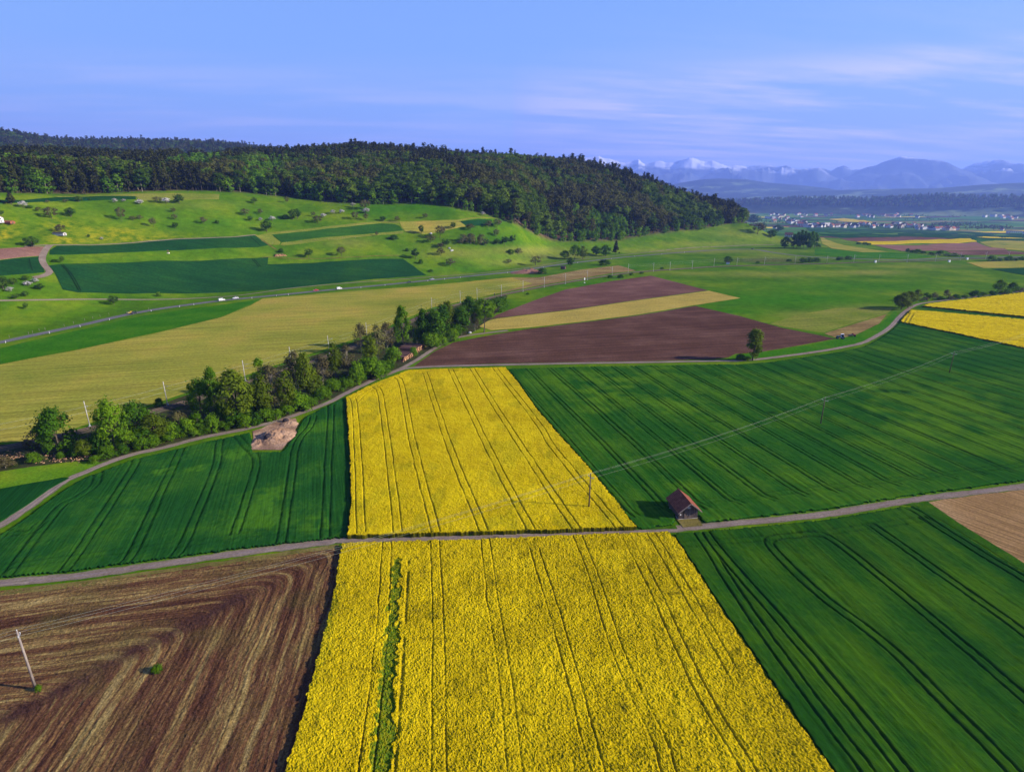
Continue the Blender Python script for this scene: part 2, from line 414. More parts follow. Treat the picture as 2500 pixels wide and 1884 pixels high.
M['mid'] = soil('track_middle', (0.155, 0.115, 0.10), (0.20, 0.155, 0.135), (0.14, 0.12, 0.07), 4, None, 0.4, 0.4, 0.05)
M['white'] = plain('white_paint', (0.75, 0.75, 0.73), 0.5)
M['concrete'] = plain('pale_concrete_mast', (0.42, 0.40, 0.36), 0.8)
M['wood_pole'] = bark('weathered_pole_wood', (0.23, 0.19, 0.165))
M['wood_dark'] = bark('dark_pole_wood', (0.11, 0.085, 0.06))
M['steel'] = plain('grey_steel', (0.25, 0.26, 0.27), 0.45, 0.5)
M['wire'] = plain('bare_wire', (0.34, 0.38, 0.30), 0.4, 0.5)
M['rail'] = plain('rusty_rail', (0.12, 0.08, 0.06), 0.5)
M['glass'] = plain('dark_glass', (0.02, 0.025, 0.03), 0.08, 0.6)
M['tyre'] = plain('black_rubber', (0.015, 0.015, 0.015), 0.8)
M['bark'] = bark('tree_bark', (0.10, 0.08, 0.055))
M['bark_pale'] = bark('pale_tree_bark', (0.24, 0.21, 0.16))
m, t = newmat('cut_log_end'); t.finish(t.ramp(t.n('ObjectInfo').outputs['Random'], [(.1, (.16, .08, .045)), (.5, (.42, .20, .10)), (.9, (.62, .38, .20))]), .8); M['log_end'] = m
m, t = newmat('log_bark'); t.finish(t.ramp(t.n('ObjectInfo').outputs['Random'], [(.1, (.035, .020, .016)), (.5, (.095, .052, .040)), (.9, (.19, .105, .085))]), .9); M['log_bark'] = m
M['lf_fresh'] = leafmat('fresh_leaves', (0.050, 0.125, 0.005), (0.10, 0.205, 0.008), (0.18, 0.31, 0.012), 0.5, 0.35)
M['lf_dark'] = leafmat('deep_green_leaves', (0.026, 0.080, 0.005), (0.052, 0.13, 0.007), (0.095, 0.19, 0.010), 0.42, 0.35)
M['lf_olive'] = leafmat('budding_leaves', (0.065, 0.100, 0.007), (0.110, 0.160, 0.011), (0.17, 0.235, 0.016), 0.5, 0.45)
M['lf_bud'] = leafmat('bare_budding_twigs', (0.070, 0.058, 0.024), (0.105, 0.095, 0.038), (0.13, 0.14, 0.040), 0.25, 0.5)
M['lf_mid'] = leafmat('orchard_leaves', (0.022, 0.062, 0.006), (0.045, 0.10, 0.009), (0.085, 0.15, 0.012), 0.3, 0.5)
M['lf_blossom'] = leafmat('white_blossom', (0.10, 0.13, 0.06), (0.45, 0.42, 0.40), (0.72, 0.68, 0.68), 0.15, 0.2)
M['lf_spruce'] = leafmat('spruce_needles', (0.018, 0.022, 0.005), (0.034, 0.040, 0.008), (0.060, 0.064, 0.014), 0.1, 0.6)
M['lf_forest'] = leafmat('forest_leaves', (0.032, 0.075, 0.004), (0.072, 0.128, 0.007), (0.14, 0.21, 0.014), 0.4, 0.75)
M['lf_forest_brown'] = leafmat('forest_budding', (0.055, 0.056, 0.013), (0.088, 0.090, 0.019), (0.125, 0.140, 0.025), 0.35, 0.7)
M['lf_young'] = leafmat('young_forest_leaves', (0.060, 0.15, 0.007), (0.11, 0.23, 0.010), (0.18, 0.32, 0.013), 0.45, 0.5)

# ------------------------------------------------------------------ terrain sheet
az_f = np.concatenate([np.linspace(-180, -64, 30), np.arange(-62, 62.01, 0.16), np.linspace(64, 180, 30)])
ds = [3.0]
while ds[-1] < 23000:
    D = ds[-1]; ds.append(D * (1.012 if 250 < D < 1700 else 1.05 if D > 20 else 1.35))
ds = np.array(ds)
AA, DD = np.meshgrid(np.radians(az_f), ds, indexing='ij')
TX, TY = DD * np.sin(AA), DD * np.cos(AA); TZ = hz(TX, TY)
na, nd = AA.shape
idx = np.arange(na * nd).reshape(na, nd)
q = np.stack([idx[:-1, :-1], idx[:-1, 1:], idx[1:, 1:], idx[1:, :-1]], -1).reshape(-1, 4)
V = np.stack([TX, TY, TZ], -1).reshape(-1, 3)
PX, PY = proj(V); front = (V[:, 1] > 0)
def blobs(lst):
    s = np.zeros(len(V))
    for x, y, rx, ry, wgt in lst:
        s = np.maximum(s, wgt * np.exp(-((PX - x) / rx) ** 2 - ((PY - y) / ry) ** 2))
    return np.where(front, s, 0)
DV = np.hypot(V[:, 0], V[:, 1])
edge_D = np.interp(np.arctan2(V[:, 0], V[:, 1]), AZ, SD[3])
az_v = np.arctan2(V[:, 0], V[:, 1])
flower = blobs([(8, 573, 26, 16, 1.0), (150, 560, 55, 26, .6), (160, 588, 55, 9, 1.0), (250, 578, 70, 14, .8), (290, 566, 60, 9, .8), (330, 585, 90, 10, .7), (30, 560, 40, 30, .4), (400, 580, 60, 12, .4), (230, 560, 60, 8, .5)])
dry = blobs([(850, 592, 60, 10, .55), (1130, 618, 90, 12, .55), (1290, 612, 120, 10, .7), (1250, 640, 80, 10, .5), (1400, 625, 60, 8, .6), (1700, 613, 200, 5, .7), (1950, 590, 90, 6, .6), (1760, 595, 160, 6, .4),
             (1880, 670, 150, 7, .55), (2120, 665, 90, 6, .75), (1700, 668, 90, 5, .5), (1960, 768, 70, 10, .55), (2100, 750, 90, 8, .45), (1850, 570, 130, 14, .35), (2050, 555, 30, 10, .5), (1620, 650, 60, 5, .4), (480, 500, 120, 10, .25), (2250, 650, 120, 5, .5), (1880, 627, 70, 8, .4)])
lush = blobs([(1900, 730, 260, 22, .8), (2060, 700, 260, 14, .6), (1780, 760, 120, 10, .7), (1010, 510, 140, 18, .7), (1300, 540, 90, 20, .6), (1700, 640, 160, 10, .6), (1550, 650, 90, 8, .6), (1440, 690, 160, 10, .5), (1100, 660, 100, 8, .4), (560, 540, 120, 12, .3)])
soil_w = blobs([(1285, 660, 40, 7, .0), (60, 1118, 90, 12, .9), (1880, 636, 130, 6, .6), (1010, 850, 60, 14, .7), (400, 1030, 60, 18, .6), (820, 880, 60, 12, .4), (1315, 626, 40, 6, .6)])
fl = np.clip((DV - edge_D) / 15, 0, 1) * (az_v < math.atan2(*ray(1612*K, 470*K)[:2]))
soil_w = np.maximum(soil_w, fl)
plainw = np.clip((DV - 1350) / 120, 0, 1) * (1 - fl) * front
me = mesh_np('ground', V, q, [M['ground']], dict(flower=flower, dry=dry * (1-fl), lush=lush * (1-fl), soil=soil_w, plain=plainw), smooth=True)
tag(link('ground', me), 'rolling green meadow ground under the fields', None, None, 'structure')

# ------------------------------------------------------------------ sheets: fields, tracks
def inside(poly, x, y):
    c = np.zeros(x.shape, bool); n = len(poly)
    for i in range(n):
        x0, y0 = poly[i]; x1, y1 = poly[(i+1) % n]
        if y0 == y1: continue
        c ^= ((y0 > y) != (y1 > y)) & (x < (x1-x0) * (y - y0) / (y1-y0) + x0)
    return c
def densify(poly, step):
    out = []
    n = len(poly)
    for i in range(n):
        a, b = poly[i], poly[(i+1) % n]; k = max(1, int(np.linalg.norm(b-a) / step))
        out += [a + (b-a) * j / k for j in range(k)]
    return np.array(out)
def sheet(name, px, mat, off=0.05, label=None, cat=None, kind='structure', group=None, step=None, wob=0.6, zoff_px=0.0, skirt=0.0):
    poly = A2(px, zoff_px)
    c = poly.mean(0); D = np.hypot(*c)
    step = step or np.clip(D / 60, 2.5, 30)
    poly = densify(poly, step)
    poly = poly + (np.stack([vnoise(poly[:, 0]/3.1, poly[:, 1]/3.1, 5), vnoise(poly[:, 0]/3.1, poly[:, 1]/3.1, 6)], -1) - 0.5) * wob
    lo, hi = poly.min(0), poly.max(0)
    pts = [Vector(p) for p in poly]; nb = len(pts)
    if float(np.abs(hz(poly[:, 0], poly[:, 1])).max()) > 0.02:
        gx, gy = np.meshgrid(np.arange(lo[0], hi[0], step), np.arange(lo[1], hi[1], step))
        mk = inside(poly, gx, gy)
        pts += [Vector((x, y)) for x, y in zip(gx[mk], gy[mk])]
    vs, es, fs, *_ = delaunay_2d_cdt(pts, [], [list(range(nb))], 1, 1e-4)
    XY = np.array([(v.x, v.y) for v in vs]); Z = hz(XY[:, 0], XY[:, 1]) + off
    tri = np.array([f[:3] for f in fs if len(f) >= 3])
    Vv = np.column_stack([XY, Z])
    a, b, cc = Vv[tri[:, 0]], Vv[tri[:, 1]], Vv[tri[:, 2]]
    flip = ((b-a)[:, 0]*(cc-a)[:, 1] - (b-a)[:, 1]*(cc-a)[:, 0]) < 0
    tri[flip] = tri[flip][:, ::-1]
    if skirt:
        e = {}
        for f in tri:
            for i in range(3):
                e[(f[i], f[(i+1) % 3])] = 1
        be = [(a, b) for (a, b) in e if (b, a) not in e]
        n0 = len(Vv); low = Vv.copy(); low[:, 2] -= skirt
        Vv = np.vstack([Vv, low])
        ex = []
        for a, b in be: ex += [(b, a, a + n0), (b, a + n0, b + n0)]
        tri = np.vstack([tri, np.array(ex)])
    me = mesh_np(name, Vv, tri, [mat], dict(tone=np.full(len(Vv), 0.62)) if 'rape' in mat.name else None)
    return tag(link(name, me), label, cat, group, kind)

def smooth_line(P, step):
    P = np.asarray(P, float); out = []
    Q = np.vstack([2*P[0]-P[1], P, 2*P[-1]-P[-2]])
    for i in range(1, len(Q)-2):
        p0, p1, p2, p3 = Q[i-1], Q[i], Q[i+1], Q[i+2]
        k = max(2, int(np.linalg.norm(p2-p1) / step))
        for j in range(k):
            s = j / k
            out.append(0.5*((2*p1) + (-p0+p2)*s + (2*p0-5*p1+4*p2-p3)*s*s + (-p0+3*p1-3*p2+p3)*s**3))
    out.append(P[-1]); return np.array(out)
def ribbon_mesh(name, line, offs, zs, mat_idx, mats, rag=0.0):
    T = np.gradient(line, axis=0); T /= np.linalg.norm(T, axis=1)[:, None]
    N = np.column_stack([-T[:, 1], T[:, 0]])
    V = []; n = len(line); k = len(offs)
    for o, z in zip(offs, zs):
        oo = o + rag * (vnoise(line[:, 0]*0.8 + o*7, line[:, 1]*0.8, 11) - 0.5)
        XY = line + N * np.asarray(oo)[:, None] if np.ndim(oo) else line + N * oo
        V.append(np.column_stack([XY, hz(XY[:, 0], XY[:, 1]) + z]))
    V = np.stack(V, 1).reshape(-1, 3)
    f, mi = [], []
    for i in range(n-1):
        for j in range(k-1):
            f.append((i*k+j, (i+1)*k+j, (i+1)*k+j+1, i*k+j+1)[::-1]); mi.append(mat_idx[j])
    return mesh_np(name, V, f, mats, None, mi)
def road(name, px, width, mat, off, label, step=4, rag=0.3, strip=None):
    L = smooth_line(A2(px), step)
    h = width/2
    if strip:
        me = ribbon_mesh(name, L, [-h, -strip/2, strip/2, h], [off]*4, [0, 1, 0], [mat, M['dry_verge']], rag)
    else:
        me = ribbon_mesh(name, L, [-h, -h*.68, -h*.25, h*.25, h*.68, h], [off, off-.015, off, off, off-.015, off], [1, 0, 2, 0, 1], [mat, M['edge'], M['mid']] if mat in (M['gravel'], M['lane']) and width < 3.5 else [mat, mat, mat], rag)
    tag(link(name, me), label, None, None, 'structure'); return L

# flat fields around the valley floor
sheet('hay_field', [(-260, 945), (-120, 915), (0, 890), (180, 856), (360, 818), (540, 775), (612, 746), (641, 729), (744, 720), (852, 711), (996, 701), (1140, 688), (1248, 677), (1330, 678), (1300, 695), (1180, 724), (1117, 738), (1054, 751), (897, 818), (800, 850), (697, 884), (573, 925), (468, 955), (396, 979), (228, 1030), (110, 1072), (72, 1077), (0, 1079), (-260, 1140)], M['hay'], 0.06, 'wide yellow-green mown hay field between the road and the hedge')
sheet('hay_field', [(1130, 739), (1180, 726), (1300, 692), (1250, 679), (1319, 677), (1416, 659), (1510, 648), (1553, 661), (1488, 668), (1384, 686), (1280, 704), (1200, 720)], M['hay_brown'], 0.11, 'brownish dry hay strip beside the railway masts')
sheet('grass_field', [(-260, 915), (-150, 890), (0, 850), (108, 824), (216, 801), (288, 783), (360, 769), (432, 758), (540, 744), (635, 731), (608, 745), (538, 774), (360, 816), (180, 854), (0, 888), (-260, 943)], M['lush_grass'], 0.05, 'bright lush grass strip below the main road')
sheet('ploughed_field', [(1190, 782), (1214, 768), (1300, 735), (1380, 707), (1488, 687), (1589, 673), (1729, 709), (1524, 737), (1380, 758), (1214, 777)], M['plough_pale'], 0.05, 'upper reddish brown ploughed field beside the railway')
sheet('straw_strip', [(1170, 797), (1190, 784), (1214, 778), (1380, 759), (1524, 738), (1731, 710), (1808, 728), (1697, 745), (1560, 768), (1416, 786), (1290, 800), (1200, 806)], M['straw'], 0.08, 'yellow straw strip between the two ploughed fields')
sheet('ploughed_field', [(1010, 896), (1027, 882), (1068, 855), (1107, 836), (1200, 818), (1290, 803), (1416, 788), (1560, 770), (1697, 747), (1800, 770), (1908, 800), (2041, 827), (1908, 851), (1850, 860), (1795, 864), (1780, 872), (1740, 877), (1560, 882), (1240, 887), (1100, 891)], M['plough'], 0.06, 'lower dark brown ploughed field behind the yellow rapeseed')
sheet('stubble_patch', [(2012, 814), (2124, 779), (2167, 766), (2146, 790), (2088, 818), (2045, 826)], M['hay_brown'], 0.07, 'small tan stubble triangle near the bend of the track')
sheet('mown_meadow', [(1880, 790), (1950, 768), (2040, 752), (2180, 752), (2168, 764), (2124, 777), (2010, 812), (1908, 797)], M['pale_grass'], 0.04, 'pale mown meadow beside the dark ploughed field')
sheet('verge', [(1850, 862), (1908, 853), (2045, 829), (2100, 816), (2150, 790), (2185, 760), (2196, 770), (2160, 805), (2100, 838), (1980, 859), (1860, 877), (1770, 880), (1785, 872), (1800, 866)], M['lush_grass'], 0.09, 'green grass verge along the curving gravel track')
sheet('stubble_field', [(2263, 1226), (2330, 1216), (2500, 1194), (2800, 1150), (2950, 1300), (2800, 1590), (2500, 1376), (2340, 1279)], M['stubble_tan'], 0.06, 'reddish tan stubble field at the right edge of the photo')
sheet('verge', [(2205, 1233), (2263, 1224), (2342, 1278), (2500, 1374), (2800, 1588), (2800, 1625), (2500, 1396), (2335, 1292), (2240, 1236)], M['green_verge'], 0.10, 'bright green verge between wheat and tan stubble')
sheet('field_strip', [(-200, 1255), (-60, 1208), (0, 1195), (80, 1180), (150, 1168), (168, 1168), (120, 1195), (60, 1238), (0, 1274), (-100, 1330), (-250, 1400)], M['wheat_left'], 0.30, 'small dark wheat corner left of the gravel track', kind='stuff', skirt=0.3)
sheet('verge', [(-200, 1190), (0, 1152), (80, 1140), (180, 1127), (245, 1126), (225, 1140), (180, 1158), (150, 1167), (80, 1179), (0, 1194), (-200, 1255)], M['bright_grass'], 0.12, 'bright yellow-green grass beside the lower gravel track')
sheet('hedge_floor', [(-150, 1165), (-60, 1125), (0, 1085), (72, 1080), (228, 1038), (396, 986), (468, 960), (573, 930), (697, 890), (800, 857), (897, 825), (1054, 757), (1130, 738), (1230, 720), (1240, 722), (1215, 760), (1175, 800), (1140, 818), (1098, 828), (1060, 850), (1020, 876), (985, 898), (900, 931), (846, 957), (736, 1006), (592, 1047), (496, 1066), (400, 1090), (326, 1106), (245, 1128), (180, 1128), (80, 1140), (0, 1152)], M['litter'], 0.05, 'leaf litter and rough grass under the hedge')
sheet('bare_soil', [(616, 1099), (617, 1052), (640, 1046), (668, 1032), (690, 1024), (722, 1022), (727, 1035), (716, 1062), (700, 1082), (688, 1099)], M['bare'], 0.12, 'bare reddish earth yard cut into the wheat by the gravel track', step=1.5)
sheet('verge', [(0, 1441), (163, 1422), (407, 1389), (610, 1359), (830, 1328), (826, 1336), (800, 1345), (610, 1374), (407, 1404), (163, 1437), (-160, 1466), (-160, 1452)], M['dry_verge'], 0.09, 'dry yellowish verge between the lane and the turned stubble')
sheet('verge', [(846, 1306), (960, 1303), (1200, 1296), (1380, 1291), (1560, 1284), (1650, 1282), (1655, 1290), (1209, 1306), (848, 1313)], M['green_verge'], 0.14, 'dark green verge between the lane and the far rapeseed')
sheet('barn_yard', [(1650, 1266), (1704, 1263), (1716, 1284), (1668, 1288)], M['dry_verge'], 0.16, 'trodden grass yard in front of the wooden barn', wob=0.2)

# hillside and far fields (draped)
hill = [
 ('wheat_field', [(121, 612), (137, 601), (400, 588), (609, 576), (623, 575), (655, 599), (630, 604), (400, 612), (119, 622)], 'far_green', 'long dark green wheat field high on the left hillside'),
 ('wheat_field', [(150, 645), (400, 637), (600, 631), (655, 628), (652, 646), (800, 640), (984, 632), (1011, 651), (1040, 672), (896, 683), (800, 693), (669, 707), (400, 716), (192, 714), (155, 707), (134, 667), (121, 650)], 'far_green', 'largest dark green wheat field on the lower hillside above the road'),
 ('ploughed_field', [(-200, 618), (0, 607), (60, 604), (108, 603), (111, 609), (103, 624), (95, 625), (0, 634), (-200, 650)], 'soil_red', 'pinkish bare soil field at the left edge of the hillside'),
 ('wheat_field', [(-200, 652), (0, 636), (97, 627), (98, 640), (110, 665), (0, 673), (-200, 690)], 'far_green', 'small dark wheat field below the pinkish bare soil'),
 ('crop_strip', [(665, 574), (800, 559), (930, 546), (963, 548), (976, 553), (984, 563), (934, 567), (800, 578), (688, 591)], 'far_green_light', 'narrow green crop strip framed by mown paths on the hillside'),
 ('mown_path', [(620, 577), (665, 568), (800, 553), (930, 541), (975, 541), (975, 546), (930, 545), (800, 558), (663, 573), (686, 592), (680, 598), (655, 598)], 'pale_grass', 'pale mown path above the narrow crop strip'),
 ('mown_path', [(683, 598), (688, 593), (800, 580), (934, 568), (985, 565), (985, 570), (934, 573), (800, 587), (690, 600)], 'pale_grass', 'pale mown path below the narrow crop strip'),
 ('stubble_patch', [(976, 542), (1060, 539), (1118, 538), (1138, 553), (1100, 560), (1050, 571), (1030, 571), (990, 565), (980, 554)], 'hay', 'pale tan hay patch on the hillside below the forest'),
 ('mown_path', [(1118, 537), (1200, 531), (1215, 534), (1120, 541)], 'pale_grass', 'short pale mown path below the forest edge'),
 ('crop_strip', [(1120, 542), (1200, 537), (1205, 550), (1145, 553)], 'far_green', 'tiny dark crop patch below the forest edge'),
 ('wheat_field', [(-150, 498), (0, 489), (60, 489), (140, 482), (250, 479), (330, 480), (333, 487), (250, 489), (150, 491), (60, 495), (-150, 505)], 'far_green', 'thin dark green field just below the forest on the left'),
 ('hay_field', [(130, 479), (300, 474), (535, 475), (535, 487), (440, 487), (340, 490), (334, 480), (250, 478), (140, 481)], 'pale_grass', 'pale hay strip just below the forest on the left'),
 ('crop_strip', [(1969, 556), (2142, 562), (2300, 562), (2500, 572), (2700, 580), (2700, 592), (2500, 586), (2380, 584), (2200, 579), (2052, 581), (1990, 571)], 'far_green', 'long green field in front of the village'),
 ('ploughed_field', [(2050, 583), (2140, 580), (2200, 576), (2330, 582), (2240, 588), (2092, 590)], 'plough_pale', 'purplish ploughed wedge behind the far yellow strip'),
 ('rapeseed_strip', [(2092, 591), (2234, 587), (2292, 585), (2344, 583), (2369, 583), (2384, 590), (2292, 594), (2119, 597)], 'rape_far', 'distant bright yellow rapeseed strip before the village'),
 ('ploughed_field', [(2130, 598), (2292, 595), (2384, 591), (2450, 607), (2460, 611), (2300, 612), (2200, 613), (2160, 605)], 'soil_red', 'tan brown field below the distant yellow strip'),
 ('ploughed_field', [(2309, 613), (2455, 612), (2500, 616), (2700, 622), (2700, 628), (2500, 621), (2388, 623), (2330, 622)], 'plough_pale', 'dark purple ploughed strip by the far railway'),
 ('stubble_patch', [(2392, 591), (2430, 587), (2500, 589), (2700, 595), (2700, 618), (2500, 613), (2457, 609)], 'hay', 'tan stubble field right of the distant yellow strip'),
 ('stubble_patch', [(2002, 580), (2059, 599), (2167, 615), (2106, 616), (2030, 607), (2008, 596)], 'hay', 'pale tan wedge beside the poplar clump'),
 ('crop_strip', [(1990, 609), (2030, 608), (2106, 617), (2180, 616), (2290, 626), (2199, 632), (2080, 630), (1990, 622)], 'lush_grass', 'bright green field below the poplar clump'),
 ('hay_field', [(2360, 641), (2500, 636), (2700, 634), (2700, 655), (2500, 653), (2400, 655)], 'hay', 'pale hay field behind the right hedge'),
 ('crop_strip', [(2420, 657), (2500, 654), (2700, 655), (2700, 690), (2500, 672)], 'far_green', 'dark green corner field at the right edge'),
 ('rapeseed_strip', [(2024, 536), (2060, 533), (2125, 541), (2130, 545), (2060, 541)], 'rape_far', 'thin yellow rapeseed strip amid the village'),
 ('rapeseed_strip', [(2303, 513), (2350, 511), (2352, 517), (2303, 518)], 'rape_far', 'small distant rapeseed patch below the dark wooded ridge'),
]
for nm, px, mt, lab in hill:
    far = mt == 'rape_far'
    sheet(nm, px, M[mt], 1.0 if far else 0.25, lab, kind='stuff' if ('wheat' in nm or 'rape' in nm or 'crop' in nm) else 'structure', wob=1.2, skirt=1.0 if far else 0.25)

# roads and tracks
for a_ in ([(150, 648), (165, 664), (178, 684), (192, 710)], [(155, 648), (170, 664), (184, 684), (198, 711)], [(72, 632), (74, 645), (80, 662)], [(615, 633), (632, 652)], [(620, 633), (637, 652)], [(612, 579), (636, 601)]):
    road('wheel_track', a_, .7, M['far_track'], .45, 'wheel track worn through the hillside wheat', 4, .1)
main_px = [(-160, 872), (0, 836), (108, 813), (216, 790), (288, 773), (360, 759), (432, 748), (540, 734), (612, 727), (700, 718.5), (773, 711), (827, 706), (935, 696), (1057, 683.5), (1140, 675), (1248, 664), (1308, 655), (1380, 644), (1452, 636), (1524, 628), (1632, 619), (1740, 611), (1836, 609), (1890, 617), (1975, 627), (2089, 632), (2199, 635), (2323, 630), (2500, 627), (2700, 624)]
MAIN = road('main_road', main_px, 6.4, M['asphalt'], 0.12, 'grey asphalt main road crossing behind the hay field', 8, 0.05)
road('cycle_path', [(-150, 734), (9, 734), (259, 731), (504, 727), (570, 723), (640, 714), (719, 703), (852, 691), (1032, 678), (1176, 667), (1300, 652), (1380, 638), (1452, 630), (1632, 610), (1800, 600), (1890, 598)], 2.2, M['gravel'], 0.16, 'pale narrow path running beside the main road', 8, 0.1)
road('hill_lane', [(123, 599), (113, 609), (105, 624), (104, 638), (111, 651), (122, 665), (107, 674), (83, 679)], 4.0, M['lane'], 0.35, 'pinkish lane winding up the left hillside', 4, 0.1)
road('field_path', [(60, 603), (96, 600), (140, 599), (400, 587), (520, 581), (625, 574)], 1.6, M['gravel'], 0.3, 'thin pale path above the upper hillside field', 6, 0.1)
road('field_path', [(625, 574), (655, 597), (675, 610)], 1.6, M['dry_verge'], 0.3, 'short worn path running down between hillside fields', 4, 0.1)
road('field_path', [(640, 630), (660, 628), (720, 632), (860, 628), (975, 624)], 1.3, M['dry_verge'], 0.3, 'thin worn path along the top of the largest hillside field', 6, 0.1)
LANE = road('farm_lane', [(-200, 1447), (0, 1424), (163, 1409), (407, 1376), (610, 1347), (814, 1322), (848, 1318.5), (1209, 1310), (1400, 1303), (1560, 1297), (1650, 1291), (1800, 1277), (2016, 1255), (2232, 1220), (2500, 1187), (2800, 1143)], 2.4, M['lane'], 0.09, 'straight farm lane crossing the picture between the fields', 1.5, 0.5)
TRB = road('gravel_track', [(-120, 1345), (0, 1283), (44, 1256), (115, 1205), (163, 1172), (211, 1152), (250, 1135), (326, 1109), (400, 1093), (496, 1068), (592, 1049), (669, 1030), (736, 1008), (800, 984), (846, 960), (899, 934), (979, 900), (1019, 878), (1059, 852), (1098, 831), (1138, 820), (1198, 812), (1240, 807)], 2.6, M['gravel'], 0.11, 'curving gravel track along the hedge', 1.5, 0.5)
TRC = road('gravel_track', [(940, 916), (985, 901), (1040, 896), (1104, 893.5), (1240, 890.5), (1416, 887), (1560, 885), (1740, 881.5), (1800, 881), (1872, 875), (1980, 861), (2052, 849), (2106, 837), (2146, 817), (2167, 804), (2183, 789), (2196, 774), (2215, 757), (2238, 744), (2263, 739), (2310, 733), (2500, 711), (2700, 690)], 2.6, M['gravel'], 0.13, 'pale gravel track bending round the right fields', 2, 0.45)
rail_px = [(-200, 1150), (0, 1097), (228, 1046), (421, 992), (580, 943), (697, 904), (800, 870), (897, 833), (1000, 786), (1054, 763), (1117, 744), (1173, 733), (1227, 720), (1280, 709), (1332, 699), (1384, 690), (1436, 681), (1488, 673), (1539, 666.5), (1590, 662), (1693, 655), (1747, 651.5), (1900, 646.5), (2023, 644), (2100, 641), (2209, 639), (2277, 637), (2338, 634), (2426, 631.5), (2500, 630), (2700, 627)]
RAIL = smooth_line(A2(rail_px), 5)
tag(link('railway_bed', ribbon_mesh('railway_bed', RAIL, [-2.6, -1.6, 1.6, 2.6], [0.1, 0.42, 0.42, 0.1], [0, 0, 0], [M['ballast']])), 'dark ballast bed of the single track railway', None, None, 'structure')
for s_ in (-0.75, 0.75):
    tag(link('rail', ribbon_mesh('rail', RAIL, [s_-0.07, s_-0.07, s_+0.07, s_+0.07], [0.40, 0.58, 0.58, 0.40], [0, 0, 0], [M['rail']])), 'rusty steel rail on the railway bed, the %s of the two' % ('far one' if s_ > 0 else 'near one'), 'rail', 'railway rails')

# ------------------------------------------------------------------ standing crops: dense uneven canopies with real wheel tracks
def seg_dist(x, y, lines):
    d = np.full(x.shape, 1e9)
    for L in lines:
        for a, b in zip(L[:-1], L[1:]):
            ab = b - a; l2 = (ab**2).sum()
            if l2 < 1e-9: continue
            t = np.clip(((x-a[0])*ab[0] + (y-a[1])*ab[1]) / l2, 0, 1)
            d = np.minimum(d, np.hypot(x - a[0] - t*ab[0], y - a[1] - t*ab[1]))
    return d
def pair(line, gauge=1.8):
    T = np.gradient(line, axis=0); T /= np.linalg.norm(T, axis=1)[:, None]
    N = np.column_stack([-T[:, 1], T[:, 0]]) * gauge / 2
    return [line + N, line - N]
def canopy(name, poly, ang, ru, rv, hgt, fn, mat, label, rag=0.5, smooth=None):
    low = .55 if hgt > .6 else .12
    """grid along direction ang inside poly (world); fn(x,y) -> dz, attrs; edges drop to the ground"""
    ca, sa = math.cos(ang), math.sin(ang)
    pu, pv = poly[:, 0]*ca + poly[:, 1]*sa, -poly[:, 0]*sa + poly[:, 1]*ca
    v_, u_ = np.arange(pv.min()-1, pv.max()+1, rv), np.arange(pu.min()-1, pu.max()+1, ru)
    U, Vv = np.meshgrid(u_, v_, indexing='ij')
    U = U + (vhash(np.round(U/ru), np.round(Vv/rv), 3) - .5) * ru * .5; Vv = Vv + (vhash(np.round(U/ru), np.round(Vv/rv), 4) - .5) * rv * .5
    X, Y = U*ca - Vv*sa, U*sa + Vv*ca
    jx = (vnoise(X*1.1, Y*1.1, 21) - .5) * rag * 2; jy = (vnoise(X*1.1, Y*1.1, 22) - .5) * rag * 2
    mk = inside(poly, X + jx, Y + jy)
    qm = mk[:-1, :-1] & mk[1:, :-1] & mk[1:, 1:] & mk[:-1, 1:]
    ids = np.arange(X.size).reshape(X.shape)
    q = np.stack([ids[:-1, :-1], ids[1:, :-1], ids[1:, 1:], ids[:-1, 1:]], -1)[qm]
    used = np.unique(q); remap = np.full(X.size, -1); remap[used] = np.arange(len(used)); q = remap[q]
    x, y = X.ravel()[used], Y.ravel()[used]
    dz, attrs = fn(x, y)
    z = hz(x, y) + hgt + dz
    # skirt along the boundary
    E = np.concatenate([q[:, [0, 1]], q[:, [1, 2]], q[:, [2, 3]], q[:, [3, 0]]])
    key = np.sort(E, 1); _, inv, cnt = np.unique(key[:, 0].astype(np.int64) * len(x) + key[:, 1], return_inverse=True, return_counts=True)
    be = E[cnt[inv] == 1]
    bv = np.unique(be); m2 = np.full(len(x), -1); m2[bv] = len(x) + np.arange(len(bv)); nbv = len(bv)
    g0 = hz(x[bv], y[bv])
    V = np.column_stack([np.concatenate([x, x[bv], x[bv]]), np.concatenate([y, y[bv], y[bv]]), np.concatenate([z, g0 + (z[bv]-g0)*.72, g0 - 0.02])])
    sk = np.vstack([np.column_stack([be[:, 1], be[:, 0], m2[be[:, 0]], m2[be[:, 1]]]), np.column_stack([m2[be[:, 1]], m2[be[:, 0]], m2[be[:, 0]]+nbv, m2[be[:, 1]]+nbv])])
    for k in attrs: attrs[k] = np.concatenate([attrs[k]] + [attrs[k][bv]*0 + {'tone': .08, 'green': .15, 'track': low}.get(k, 0)]*2)  # skirt coloured dark: green stems, with the shade at the field edge painted in
    me = mesh_np(name, V, np.vstack([q, sk]), [mat], attrs, smooth=(hgt < .5 and hgt > .2))
    return tag(link(name, me), label, None, None, 'stuff')

